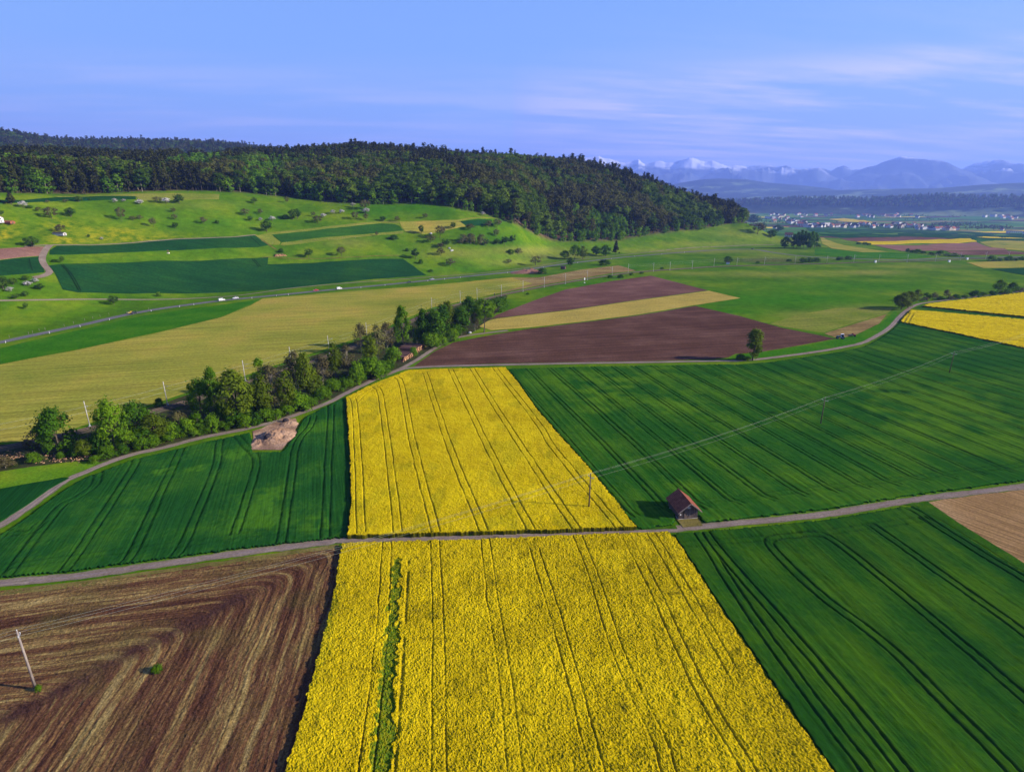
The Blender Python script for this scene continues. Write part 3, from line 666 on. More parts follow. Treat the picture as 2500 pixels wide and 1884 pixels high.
def dens(px, off, n=14):
    P = A2(px, off); return smooth_line(P, max(1.0, np.linalg.norm(P[-1]-P[0]) / n / max(1, len(P)-1)))
def group_groove(x, y, centre, gauge, w):
    wx, wy = (fbm(x*.22, y*.22, 35, 2)-.5)*.28, (fbm(x*.22, y*.22, 36, 2)-.5)*.28
    d = seg_dist(x + wx, y + wy, [l for c in centre for l in pair(c, gauge)])
    d = d + (vnoise(x*2.2, y*2.2, 31) - .5) * w * 0.9
    return np.clip(1.35 - d / w, 0, 1)

# near rapeseed
YF = [(837, 1323), (1182, 1314), (1410, 1303), (1632, 1296), (1650, 1312), (1771, 1500), (1901, 1691), (2037, 1884), (2225, 2150), (2430, 2420), (520, 2420), (600, 2150), (692, 1884), (732, 1764), (773, 1610), (814, 1455), (832, 1335)]
YF_W = A2(YF, .8)
tl = [[(944, 1318), (934, 1512), (918, 1675), (894, 1874), (868, 2150)], [(1062, 1318), (1069, 1512), (1071, 1691), (1071, 1884), (1070, 2150)],
      [(1185, 1316), (1203, 1471), (1231, 1634), (1258, 1882), (1292, 2150)], [(1305, 1337), (1349, 1479), (1382, 1593), (1435, 1793), (1459, 1884), (1530, 2150)],
      [(1410, 1306), (1451, 1410), (1516, 1610), (1610, 1809), (1634, 1884), (1750, 2150)], [(1528, 1306), (1593, 1430), (1700, 1660), (1830, 1884)], [(1589, 1300), (1663, 1422), (1790, 1640)]]
head = [[(850, 1345), (1000, 1346), (1180, 1343), (1305, 1342), (1450, 1330)]]
TL = [dens(l, 0.8) for l in tl]; HL = [dens(l, 0.8) for l in head]
STRIP = A2([(959, 1362), (979, 1362), (971, 1524), (960, 1691), (958, 1854), (952, 2200), (862, 2200), (904, 1854), (924, 1691), (942, 1524)], 0.8)
DK = [dens([(997, 1369), (987, 1544), (972, 1772), (962, 1884)], 0.8)]
_la, _lb = A2([(832, 1335), (692, 1884)], 1.1)
def LEFTG(x, y):
    dd = np.abs((x-_la[0])*(_lb-_la)[1] - (y-_la[1])*(_lb-_la)[0])/np.linalg.norm(_lb-_la)
    return .8*np.exp(-(dd/2.2)**2)*np.exp(-((y-80)/14)**2)
def f_near(x, y):
    big = vnoise(x*.9, y*.9, 1); n1 = vnoise(x*3.4, y*3.4, 2); n2 = vnoise(x*6.6, y*6.6, 4); pt = fbm(x/7, y/7, 6, 3)
    g = group_groove(x, y, TL, 1.9, .16) * np.clip(fbm(x*.16, y*.16, 9, 2)*2.0 - .35, 0.3, 1) + .35*group_groove(x, y, HL, 1.9, .18)
    g = np.maximum(g, np.clip(1.3 - seg_dist(x, y, DK)/.3, 0, 1)*np.clip(vnoise(x*.5, y*.5, 44)*1.8-.2, 0, 1)); g = np.clip(g, 0, 1)
    st = inside(STRIP, x + (vnoise(x*1.3, y*1.3, 7)-.5)*1.3, y + (vnoise(x*1.3, y*1.3, 8)-.5)*1.3)
    dz = .14*(big-.5) + .11*(n1-.5) + .18*(n2-.5) - .28*g - np.where(st, .22, 0)
    tone = .30 + .20*n1 + .34*n2 + .55*(pt-.5) + .25*(fbm(x*1.6, y*.25, 88, 2)-.5)
    tone = np.where(vnoise(x/1.6, y/1.6, 55) > .88, tone*.55, tone)
    return dz, dict(tone=tone, track=g*.5, green=np.where(st, np.clip(.55+.6*(1-n1), 0, 1), np.clip((.25-n2)*1.5, 0, .35) + LEFTG(x, y)*np.clip(1.3-n1*1.4, 0, 1)))
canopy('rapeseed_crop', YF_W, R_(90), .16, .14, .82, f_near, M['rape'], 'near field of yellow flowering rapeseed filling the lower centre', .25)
# far rapeseed
YB = [(1234, 896), (1104, 899), (996, 903), (975, 912), (913, 935), (845, 969), (848, 1016), (854, 1117), (857, 1214), (848, 1306), (960, 1303), (1086, 1299), (1200, 1296), (1380, 1291), (1555, 1285), (1502, 1219), (1430, 1131), (1358, 1052), (1308, 994), (1265, 933)]
YB_W = A2(YB, 1.1)
tlb = [[(860, 973), (866, 995), (874, 1124), (881, 1302)], [(915, 945), (928, 965), (946, 1088), (971, 1300)], [(968, 922), (980, 940), (1007, 1081), (1063, 1300)], [(1037, 910), (1093, 1081), (1180, 1297)],
       [(1099, 902), (1200, 1113), (1296, 1294)], [(1151, 899), (1200, 980), (1308, 1146), (1407, 1293)], [(1207, 899), (1312, 1034), (1351, 1095), (1513, 1290)]]
TLB = [dens(l, 0.8) for l in tlb]; HLB = [dens([(866, 985), (895, 958), (960, 925), (1040, 908)], .8)]
def f_far(x, y):
    big = vnoise(x*.7, y*.7, 1); n1 = vnoise(x*2.6, y*2.6, 2); n2 = vnoise(x*4.8, y*4.8, 4); pt = fbm(x/9, y/9, 6, 3)
    g = group_groove(x, y, TLB, 1.9, .18) * np.clip(fbm(x*.3, y*.3, 9, 2)*2.4 - .2, .3, 1) + .4*group_groove(x, y, HLB, 1.9, .24); g = np.clip(g, 0, 1)
    dz = .14*(big-.5) + .09*(n1-.5) + .11*(n2-.5) - .28*g
    tone = .42 + .20*n1 + .28*n2 + .50*(pt-.5) + .25*(fbm(x*1.2, y*.2, 88, 2)-.5)
    return dz, dict(tone=tone, track=g*.5, green=np.clip((.42-fbm(x/3.5, y/7, 16, 3))*1.8, 0, .25))
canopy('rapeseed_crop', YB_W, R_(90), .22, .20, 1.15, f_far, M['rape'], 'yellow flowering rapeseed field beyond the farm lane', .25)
# right-hand rapeseed
def f_r(x, y):
    n1 = vnoise(x*.5, y*.9, 2); n2 = vnoise(x*1.5, y*1.5, 4)
    row = vnoise((x*.28+y*.96)*.55, (x*.96-y*.28)*.045, 8)
    g = group_groove(x, y, [dens([(2225, 765), (2210, 790)], .8)], 2.0, .6)*.6
    return .3*(n1-.5)+.3*(n2-.5)-.35*np.clip(row-.62, 0, 1)*3 - .5*g, dict(tone=.50+.2*n1+.25*n2-.7*np.clip(row-.60, 0, 1), track=g, green=n1*0)
canopy('rapeseed_crop', A2([(2196, 784), (2223, 755), (2500, 779), (2900, 814), (2900, 920), (2500, 848)], 1.1), R_(-15), .8, .7, 1.15, f_r, M['rape_far'], 'lower of the two yellow rapeseed fields at the right edge')
canopy('rapeseed_crop', A2([(2250, 746), (2269, 740), (2500, 713), (2900, 668), (2900, 800), (2500, 772)], 1.1), R_(-15), .9, .8, 1.15, f_r, M['rape_far'], 'upper of the two yellow rapeseed fields at the right edge')
sheet('verge', [(2228, 753), (2248, 747), (2500, 773), (2900, 803), (2900, 816), (2500, 781)], M['green_verge'], .12, 'green strip between the two right-hand rapeseed fields')

# wheat, left of the far rapeseed
WL = [(-200, 1440), (-160, 1385), (0, 1304), (50, 1273), (120, 1220), (170, 1186), (215, 1162), (260, 1145), (330, 1119), (400, 1103), (500, 1078), (612, 1054), (615, 1102), (690, 1102), (703, 1083), (720, 1063), (732, 1034), (746, 1017), (838, 971), (846, 985), (850, 1050), (855, 1117), (858, 1214), (850, 1309), (610, 1334), (407, 1361), (163, 1394), (0, 1408)]
tw = [[(240, 1149), (230, 1182), (190, 1212), (140, 1243), (40, 1372), (-20, 1450)], [(331, 1118), (326, 1138), (260, 1242), (184, 1356), (150, 1398)], [(443, 1090), (430, 1120), (385, 1215), (328, 1338), (300, 1378)],
      [(536, 1070), (526, 1138), (490, 1230), (448, 1324), (425, 1358)], [(572, 1058), (600, 1090), (625, 1125), (600, 1220), (572, 1304)], [(764, 1016), (756, 1040), (724, 1084), (708, 1180), (690, 1297), (684, 1326)], [(808, 988), (805, 1060), (801, 1124), (797, 1220), (792, 1312)],
      [(-150, 1330), (-60, 1300), (60, 1300), (100, 1275)]]
th = [[(-160, 1404), (0, 1384), (169, 1362), (324, 1341), (448, 1328), (572, 1309), (700, 1296), (850, 1287)], [(270, 1150), (400, 1117), (520, 1090), (580, 1074)]]
TW = [dens(l, .3) for l in tw]; TH = [dens(l, .3) for l in th]
def f_wl(x, y):
    n1 = fbm(x/8, y/8, 2, 3); n2 = vnoise(x*2, y*2, 5)
    g = np.clip(group_groove(x, y, TW, 1.9, .20) + .45*group_groove(x, y, TH, 1.9, .22), 0, 1)
    gl = sum(w*np.exp(-((x-c[0])**2+(y-c[1])**2)/r**2) for c, r, w in [(at(400, 1150), 2.6, .9), (at(483, 1146), 2.2, .9), (at(575, 1112), 3.2, .9), (at(640, 1275), 6, .45), (at(780, 1280), 4, .6), (at(655, 1210), 5, .4), (at(330, 1195), 5, .3), (at(770, 1050), 5, .5)])
    return .10*(n1-.5) + .10*(n2-.5) - .25*g, dict(tone=.25+.35*n1+.25*n2+gl*np.clip(vnoise(x*.8, y*.8, 77)*1.6-.1, 0, 1.2), track=g)
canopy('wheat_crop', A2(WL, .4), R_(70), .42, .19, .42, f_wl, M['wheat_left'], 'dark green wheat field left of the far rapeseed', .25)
# wheat, right of the far rapeseed
WR = [(1560, 1291), (1502, 1224), (1432, 1135), (1360, 1055), (1310, 997), (1268, 935), (1238, 900), (1400, 895), (1560, 892), (1740, 889), (1800, 889), (1872, 884), (1980, 869), (2052, 858), (2110, 845), (2152, 823), (2182, 801), (2196, 786), (2500, 850), (2900, 924), (2900, 1105), (2800, 1126), (2500, 1172), (2232, 1207), (2016, 1242), (1800, 1266), (1718, 1274), (1706, 1258), (1650, 1258), (1644, 1281)]
d0 = np.array([27.8, -111.0]); d0 /= np.linalg.norm(d0); nrm = np.array([-d0[1], d0[0]])
p0 = np.array([7.3, 233.3]); rd = A2([(1560, 1297), (2900, 1130)]); rdd = (rd[1]-rd[0]) / np.linalg.norm(rd[1]-rd[0]); rn = np.array([-rdd[1], rdd[0]])
RL = []
for k in range(-1, 40):
    q0 = p0 + nrm * (8.95*k)
    s_end = ((rd[0] + rn*8.5 - q0) @ rn) / (d0 @ rn)
    a, b = q0 - d0*120, q0 + d0*s_end
    RL.append(np.array([a + (b-a)*s + nrm*(.5*math.sin(s*9+k)) for s in np.linspace(0, 1, 7)] + [b + d0*3 + rdd*1.2]))
RH = [np.array([rd[0] + rn*8.3 + rdd*s for s in np.linspace(4, 330, 12)]), dens([(2041, 858), (2120, 889), (2290, 955), (2500, 1000), (2700, 1050)], .3)]
PL4 = [(18.06, 118.8), tuple(at(2003, 1036)[:2]), tuple(at(2317, 912)[:2])]
def f_wr(x, y):
    n1 = fbm(x/14, y/14, 12, 3); n2 = vnoise(x*1.5, y*1.5, 5)
    su, sv = x*nrm[0]+y*nrm[1], x*d0[0]+y*d0[1]
    st = vnoise(su/1.1, sv/40, 14)
    g = np.clip(group_groove(x, y, RL, 1.6, .20) + .6*group_groove(x, y, RH, 1.8, .24), 0, 1)
    gl = sum(w*np.exp(-((x-c[0])/rx)**2-((y-c[1])/ry)**2) for c, rx, ry, w in [(at(1420, 940), 13, 14, .5), (at(1530, 935), 14, 12, .55), (at(1500, 985), 15, 16, .45), (at(1640, 985), 14, 14, .4), (at(1605, 910), 10, 10, .4), (at(2200, 960), 40, 25, .45), (at(2350, 1040), 40, 18, .4), (at(1680, 1190), 5, 4, .35)])
    tr = np.zeros(x.shape)
    for c, w, h in [(at(1740, 1031), 1.2, .6), (at(2155, 955), 1.1, 2.6), (at(2208, 958), 1.4, 1.6), (at(1880, 1009), 1.6, 1.0)]:
        tr = np.maximum(tr, np.clip(1.6-np.hypot((x-c[0])/w, (y-c[1])/h), 0, 1))
    cm = at(1635, 1085); cr = np.exp(-((x-cm[0])/5)**2-((y-cm[1])/4)**2) * (vnoise(x*.9, y*.9, 66) > .62)
    g = np.maximum(g, np.maximum(tr, cr*.7))
    return .10*(n1-.5) + .10*(n2-.5) + .12*(st-.5) - .24*g, dict(tone=.18+.30*n1+.22*n2+.25*st+gl*np.clip(fbm(x/5, y/5, 78, 2)*2-.4, 0, 1.2), track=g)
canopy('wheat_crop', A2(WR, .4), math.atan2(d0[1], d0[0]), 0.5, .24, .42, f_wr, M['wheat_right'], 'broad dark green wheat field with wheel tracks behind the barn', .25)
# wheat, right of the near rapeseed
WF = [(1652, 1312), (1645, 1301), (1800, 1288), (2016, 1267), (2206, 1235), (2240, 1237), (2335, 1293), (2500, 1398), (2800, 1628), (3000, 1800), (3000, 2420), (2440, 2420), (2228, 2150), (2040, 1884), (1905, 1691), (1775, 1500)]
tf = [[(1700, 1294), (1726, 1335), (1830, 1494), (1985, 1710), (2120, 1884), (2320, 2150)], [(1722, 1300), (1760, 1350), (1900, 1510), (2060, 1700), (2206, 1882), (2420, 2150)],
      [(1950, 1304), (1900, 1310), (1879, 1318), (1890, 1345), (2000, 1450), (2170, 1580), (2330, 1740), (2475, 1884), (2700, 2110)], [(1950, 1303), (1990, 1303), (2040, 1322), (2210, 1457), (2360, 1583), (2500, 1703), (2750, 1920)],
      [(2125, 1280), (2141, 1290), (2300, 1403), (2500, 1546), (2800, 1790)], [(2250, 1262), (2292, 1286), (2390, 1348), (2500, 1414), (2800, 1610)], [(2215, 1240), (2240, 1250), (2292, 1286)]]
tfh = [[(1660, 1330), (1720, 1326), (1880, 1312), (1990, 1302), (2130, 1284), (2240, 1268)]]
TF = [dens(l, .3) for l in tf]; TFH = [dens(l, .3) for l in tfh]
df = (TF[4][-1]-TF[4][0]); df /= np.linalg.norm(df); nf = np.array([-df[1], df[0]])
def f_wf(x, y):
    n1 = fbm(x/10, y/10, 12, 3); n2 = vnoise(x*1.3, y*1.3, 5); n3 = vnoise(x*2.6, y*2.6, 6)
    su, sv = x*nf[0]+y*nf[1], x*df[0]+y*df[1]
    st = vnoise(su/.9, sv/25, 14); st2 = vnoise(su/2.6, sv/30, 15)
    g = np.clip(group_groove(x, y, TF, 1.85, .20) + .55*group_groove(x, y, TFH, 1.85, .20), 0, 1)
    sh = np.clip((st2-.66)*4, 0, 1)*.5
    return .08*(n1-.5) + .08*(n2-.5) + .05*(n3-.5) + .08*(st-.5) - .27*g - .16*sh, dict(tone=.10+.28*n1+.2*n2+.2*n3+.55*st2-.08+.1*(1-np.clip((y-60)/60, 0, 1)), track=np.maximum(g, sh*.5))
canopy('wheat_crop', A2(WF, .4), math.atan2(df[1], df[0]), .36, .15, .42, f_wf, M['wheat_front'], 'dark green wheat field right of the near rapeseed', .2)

# turned stubble, lower left: rows sweep round the corner
ST = [(-260, 1475), (-160, 1466), (0, 1441), (163, 1428), (407, 1397), (610, 1367), (800, 1341), (830, 1336), (844, 1337), (824, 1462), (784, 1615), (744, 1764), (704, 1884), (612, 2150), (530, 2420), (-1400, 2420), (-900, 1650)]
ST_W = A2(ST)
r0, r1 = A2([(828, 1338), (680, 1884)]); t0, t1 = A2([(818, 1338), (0, 1441)])
def pdist(x, y, a, b):
    d = (b-a)/np.linalg.norm(b-a); return np.abs((x-a[0])*d[1] - (y-a[1])*d[0])
def f_st(x, y):
    wx = (fbm(x/9, y/9, 61, 2)-.5)*1.1
    a, b = pdist(x, y, r0, r1) + wx, pdist(x, y, t0, t1)*1.25 + wx
    k = 5.0; hh = np.clip(.5 + .5*(b-a)/k, 0, 1); u = b*(1-hh) + a*hh - k*hh*(1-hh)
    dg = np.clip(1 - np.abs(a-b)/5.0, 0, 1) * np.clip((a-9)/8, 0, 1) * fbm(x/3.5, y/3.5, 19, 3)
    rows = vnoise(u*2.4, (x+y)*.05, 71)
    h = .13*(rows-.5) + .10*(vnoise(x*2.3, y*2.3, 73)-.5) + .10*np.clip(vnoise(x*3.4, y*3.4, 74)-.6, 0, 1)*2
    c1, c2 = at(384, 1632), at(90, 1683)
    halo = np.exp(-((x-c1[0])**2+(y-c1[1])**2)/9) + .6*np.exp(-((x-c2[0])**2+(y-c2[1])**2)/4)
    return h, dict(u=u, bare=np.clip(dg*1.7 - halo, 0, 1))
canopy('stubble_soil', ST_W, R_(90), .19, .19, .10, f_st, M['stubble'], 'brown turned stubble with curving rows in the lower left corner', .1)

# ------------------------------------------------------------------ trees
RNG = np.random.default_rng(11)
def leaf_cloud(rng, cent, crad, ctone, n, size, flat=0.0, asp=0.6):
    k = rng.integers(0, len(cent), n)
    P = cent[k] + rng.normal(0, 1, (n, 3)) * crad[k][:, None] * np.array([1, 1, .8]) * .55
    D = P - cent.mean(0); D /= np.linalg.norm(D, axis=1)[:, None] + 1e-6
    Dc = P - cent[k]; Dc /= np.linalg.norm(Dc, axis=1)[:, None] + 1e-6
    Nn = D*.65 + Dc*.55 + rng.normal(0, .38, (n, 3)) + np.array([0, 0, .30]); Nn /= np.linalg.norm(Nn, axis=1)[:, None]
    U = np.cross(Nn, rng.normal(0, 1, (n, 3))); U /= np.linalg.norm(U, axis=1)[:, None]; W = np.cross(Nn, U)
    s = (size * rng.uniform(.6, 1.35, n))[:, None]
    V = np.stack([P - U*s, P - W*s*asp, P + U*s, P + W*s*asp], 1).reshape(-1, 3)
    q = np.arange(n*4).reshape(n, 4)
    return V, q, np.clip(ctone[k]*.6 + rng.uniform(0, .4, n), 0, 1)
def crown(rng, env, h0, h1, nclump, n, size, cr, surf=.45):
    t = rng.uniform(0, 1, nclump) ** .85
    r = np.array([env(a) for a in t]) * rng.uniform(surf, 1, nclump) ** .6
    th = rng.uniform(0, 2*math.pi, nclump)
    cent = np.column_stack([r*np.cos(th), r*np.sin(th), h0 + t*(h1-h0)])
    crad = cr * rng.uniform(.6, 1.25, nclump)
    return leaf_cloud(rng, cent, crad, rng.uniform(0, 1, nclump), n, size), cent
def limbs(rng, h, r, cent, top, nl=14, n=6, bend=.06):
    mb = MB()
    pts = [(0, 0, -.02)]
    for k in range(1, 7): pts.append((rng.normal(0, bend*h*.2), rng.normal(0, bend*h*.2), top*h*k/6))
    mb.path(pts, [r*1.35] + [r*(1-.14*k) for k in range(1, 7)], n)
    sel = cent[rng.permutation(len(cent))[:nl]]
    for c in sel:
        zb = min(max(c[2]*.55, .18*h), top*h*.95); k = min(int(zb/(top*h)*6), 5)
        b = np.array(pts[k]) + (np.array(pts[k+1])-np.array(pts[k]))*((zb/(top*h)*6)-k)
        mid = b*.5 + c*.5 + np.array([0, 0, .04*h])
        mb.path([tuple(b), tuple(mid), tuple(c)], [r*.42, r*.26, r*.10], 4)
    return mb
# unit trees: height 1 (metres scale set per copy); each kind has a few variants
def env_round(t): return .36*math.sqrt(max(0.02, 1-(2*t-.92)**2*.93))
def env_tall(t): return .21*math.sqrt(max(.03, 1-(2*t-.85)**2*.95))
def env_cone(t): return .30*(1-t)**.8*(.5+.5*min(1, t*6)) + .025
def env_col(t): return .14*math.sqrt(max(.04, 1-(2*t-1)**4))
def env_bush(t): return .60*math.sqrt(max(.02, 1-(t*.95)**2))
def env_spr(t): return .19*(1-t)**.9 + .008
KIND = {  # leaf material, bark, envelope, crown bottom, clumps, leaves, leaf size, clump radius, trunk r, trunk top, limbs
 'round': ('lf_fresh', 'bark', env_round, .16, 46, 3000, .026, .105, .022, .7, 12),
 'dark': ('lf_dark', 'bark', env_round, .10, 46, 3000, .028, .11, .022, .7, 10),
 'tall': ('lf_fresh', 'bark', env_tall, .12, 40, 2600, .024, .085, .016, .8, 10),
 'talldark': ('lf_dark', 'bark', env_tall, .10, 44, 2800, .026, .09, .016, .8, 10),
 'olive': ('lf_olive', 'bark', env_tall, .14, 50, 3200, .022, .085, .015, .85, 18),
 'bare': ('lf_bud', 'bark_pale', env_tall, .18, 46, 1500, .020, .085, .014, .9, 30),
 'cone': ('lf_fresh', 'bark', env_cone, .14, 46, 2600, .024, .075, .017, .85, 12),
 'column': ('lf_olive', 'bark', env_col, .05, 60, 3600, .024, .07, .014, .9, 8),
 'lolly': ('lf_fresh', 'bark', env_round, .38, 40, 2600, .027, .10, .020, .7, 10),
 'bush': ('lf_fresh', 'bark', env_bush, .06, 40, 1800, .055, .19, .025, .5, 8),
 'bushdark': ('lf_dark', 'bark', env_bush, .06, 40, 1800, .055, .19, .025, .5, 8),
 'bushbare': ('lf_bud', 'bark_pale', env_bush, .08, 40, 1300, .045, .18, .022, .7, 22),
 'orch': ('lf_mid', 'bark', env_round, .22, 30, 900, .045, .12, .026, .6, 8),
 'orchbare': ('lf_bud', 'bark', env_round, .22, 32, 700, .038, .115, .022, .7, 14),
 'blossom': ('lf_blossom', 'bark', env_round, .22, 30, 900, .042, .115, .026, .6, 8),
 'spruce': ('lf_spruce', 'bark', env_spr, .05, 60, 1500, .030, .05, .014, .97, 4),
}
PROTO = {}
def proto(kind, v):
    key = (kind, v)
    if key not in PROTO:
        lm, bm_, env, h0, nc, n, sz, cr, tr, tt, nl = KIND[kind]
        rng = np.random.default_rng(abs(hash(kind)) % 1000 * 0 + sum(map(ord, kind)) * 7 + v)
        skew = rng.uniform(.82, 1.0)
        (V, q, tone), cent = crown(rng, env, h0 + .06, .96*skew + .04*(1-skew), nc, n, sz, cr)
        s = 1.0 / V[:, 2].max(); V = V * s; cent = cent * s
        cm = mesh_np('crown', V, q, [M[lm]], dict(tone=tone))
        tm = limbs(rng, 1.0, tr, cent, tt, nl).mesh('trunk', M[bm_])
        wd = np.percentile(np.abs(V[:, 0]), 96) * 2
        PROTO[key] = (cm, tm, wd)
    return PROTO[key]
SHRUB = ('bush', 'bushdark', 'bushbare')
def tree(P, hgt, wid, kind, label, group, cat=None, v=None):
    v = random.randrange(3) if v is None else v
    cm, tm, wd = proto(kind, v)
    name = {'bush': 'bush', 'bushdark': 'bush', 'bushbare': 'bush', 'spruce': 'spruce_tree', 'blossom': 'blossoming_tree', 'orch': 'orchard_tree', 'orchbare': 'orchard_tree', 'column': 'birch_tree'}.get(kind, 'broadleaf_tree')
    sx = np.clip(wid / (wd*hgt), .55, 1.7) if wid else 1
    e = empty(name, (P[0], P[1], P[2] - .02), random.uniform(0, 6.28), (hgt*sx, hgt*sx, hgt))
    tag(e, label, cat or ('shrub' if kind in SHRUB else 'tree'), group)
    link('crown', cm, e); link('trunk', tm, e)
    return e
ORD = ['first','second','third','fourth','fifth','sixth','seventh','eighth','ninth','tenth','eleventh','twelfth','thirteenth','fourteenth','fifteenth','sixteenth','seventeenth','eighteenth','nineteenth','twentieth']
def ordn(i):
    if i < 20: return ORD[i]
    n = i + 1; tens = {2:'twenty',3:'thirty',4:'forty',5:'fifty',6:'sixty',7:'seventy',8:'eighty',9:'ninety'}
    if n % 10 == 0: return {20:'twentieth',30:'thirtieth',40:'fortieth',50:'fiftieth',60:'sixtieth',70:'seventieth',80:'eightieth',90:'ninetieth'}.get(n, '%dth' % n)
    return tens[(n // 10) % 10 if n < 100 else 9] + '-' + ORD[n % 10 - 1] if n < 100 else '%dth' % n
DESC = {'round': 'fresh green round-crowned tree', 'dark': 'dark green full-crowned tree', 'tall': 'slim fresh green tree', 'talldark': 'tall dark green tree', 'olive': 'tall olive-brown budding tree',
        'bare': 'thin brownish almost leafless tree', 'cone': 'pointed light green tree', 'column': 'slender olive-green tree', 'lolly': 'green tree with a bare lower trunk', 'bush': 'bright green bush', 'bushdark': 'dark green bush',
        'bushbare': 'brownish leafless bush', 'orch': 'dark green orchard tree', 'orchbare': 'brownish budding orchard tree', 'blossom': 'white blossoming tree', 'spruce': 'dark spruce'}
def plant_list(lst, where, group):
    """lst of (x, base y, top y, width px, kind) in photo pixels, labelled by their order from the left"""
    lst = sorted(lst, key=lambda a: a[0]); seen = {}; tot = {}
    for l in lst: tot[l[4]] = tot.get(l[4], 0) + 1
    for x, yb, yt, w, kind in lst:
        P = at(x, yb); h = max(1.2, (ztop(P, yt) - P[2]) * (1.1 if 'gravel' in where else 1.03)); wd = w * depth(P) / F
        i = seen.get(kind, 0); seen[kind] = i + 1
        pos = ('only one' if tot[kind] == 1 else ordn(i) + ' such from left')
        tree(P, h, wd, kind, '%s %s, %s' % (DESC[kind], where, pos), group)
hedge = [(149, 1106, 994, 76, 'dark'), (284, 1100, 978, 66, 'round'), (344, 1076, 984, 58, 'dark'), (382, 1080, 1014, 54, 'olive'), (497, 1032, 930, 52, 'round'), (526, 1000, 901, 32, 'tall'),
 (583, 1040, 908, 72, 'olive'), (640, 965, 874, 32, 'tall'), (612, 1020, 940, 44, 'talldark'), (669, 1008, 897, 68, 'bare'), (650, 1020, 915, 40, 'olive'), (730, 965, 861, 56, 'bare'), (752, 975, 862, 40, 'olive'), (724, 1003, 950, 50, 'bush'), (770, 972, 900, 40, 'olive'),
 (705, 1010, 905, 40, 'olive'), (790, 945, 870, 36, 'bare'), (820, 920, 838, 36, 'olive'), (850, 918, 845, 32, 'bare'), (883, 862, 793, 30, 'bare'), (923, 885, 795, 42, 'bare'), (905, 900, 820, 34, 'olive'), (947, 862, 791, 34, 'bare'), (961, 888, 842, 36, 'bush'), (907, 922, 866, 50, 'bush'), (872, 937, 882, 28, 'bush'), (932, 915, 880, 40, 'bush'),
 (985, 850, 753, 38, 'cone'), (1035, 845, 755, 32, 'talldark'), (1061, 845, 757, 50, 'talldark'), (1053, 850, 808, 40, 'bush'), (1094, 818, 737, 38, 'olive'), (1082, 822, 745, 34, 'talldark'), (1126, 818, 750, 36, 'talldark'), (1104, 832, 799, 28, 'bush'), (1078, 842, 812, 30, 'bush'), (1146, 782, 725, 34, 'talldark'), (1182, 811, 733, 46, 'lolly'), (1165, 800, 742, 26, 'tall'), (1160, 808, 760, 20, 'bare'), (1210, 758, 727, 46, 'bushdark'), (1225, 748, 724, 30, 'bushdark'), (913, 845, 820, 20, 'bushdark'),
 (521, 1054, 1010, 28, 'bush'), (542, 1010, 975, 26, 'bush'), (552, 1030, 985, 24, 'tall'), (419, 1070, 1028, 36, 'bush'), (440, 1052, 1005, 30, 'bushbare'), (463, 1062, 1018, 34, 'bush'), (486, 1058, 1008, 30, 'tall'), (565, 1042, 1001, 26, 'bush'), (648, 1027, 995, 34, 'bush'), (675, 1022, 997, 30, 'bush'), (701, 1014, 985, 28, 'bush'),
 (151, 1119, 1102, 18, 'bush'), (209, 1114, 1074, 40, 'olive'), (190, 1112, 1080, 34, 'bushdark'), (86, 1128, 1104, 30, 'bush'), (14, 1142, 1116, 40, 'bushbare'), (-40, 1150, 1110, 50, 'bushbare'), (97, 1090, 1046, 46, 'bushbare'), (250, 1102, 1050, 44, 'bushdark'), (315, 1098, 1050, 34, 'tall'), (410, 1077, 1059, 22, 'bush'), (389, 992, 971, 18, 'bushdark'), (443, 1035, 1004, 30, 'bushbare'), (370, 1088, 1058, 36, 'bush'), (345, 1096, 1066, 30, 'bush'), (265, 1112, 1086, 30, 'bush'),
 (300, 1108, 1084, 26, 'bushdark'), (600, 1042, 1012, 30, 'bush'), (625, 1036, 1008, 28, 'bushdark'), (745, 990, 965, 34, 'bush'), (780, 972, 945, 34, 'bush'), (810, 955, 925, 36, 'bush'), (840, 940, 915, 28, 'bushdark'), (765, 960, 925, 30, 'bush'), (1010, 868, 845, 16, 'bush'), (1022, 842, 800, 28, 'bush'), (1112, 822, 790, 26, 'bushdark')]
rf = random.Random(12)
for j_ in range(0, len(TRB)-1):
    P_ = TRB[j_]
    pxy = proj(np.array([P_[0], P_[1], 0.0]))
    if not (250 < pxy[0] < 985): continue
    T_ = TRB[j_+1]-P_; T_ = T_/np.linalg.norm(T_); N_ = np.array([-T_[1], T_[0]])
    if rf.random() > .52: continue
    o_ = rf.choice([rf.uniform(2.6, 4.0), rf.uniform(3.5, 9.5)]); q_ = P_ + N_*o_; h_ = rf.uniform(1.6, 3.4) if o_ < 4 else rf.uniform(2.5, 6.5)
    kd_ = rf.choice(['bush', 'bush', 'bushdark']) if h_ < 3.6 else rf.choice(['round', 'olive', 'tall', 'round', 'talldark'])
    a_, b_ = proj(np.array([[q_[0], q_[1], 0.0], [q_[0], q_[1], h_]])[0]), proj(np.array([q_[0], q_[1], h_]))
    c_ = q_[1]*cp + H*sp
    hedge.append((float(a_[0]), float(a_[1]), float(b_[1]), h_*rf.uniform(.8, 1.3)*F/c_, kd_))
plant_list(hedge, 'in the hedge by the gravel track', 'trees and bushes of the hedge')
plant_list([(1837, 880, 804, 31, 'column')], 'standing alone beside the bend of the gravel track', None)
plant_list([(1808, 879, 862, 20, 'bushdark'), (1825, 880, 868, 16, 'bush')], 'at the foot of the lone slender tree', None)
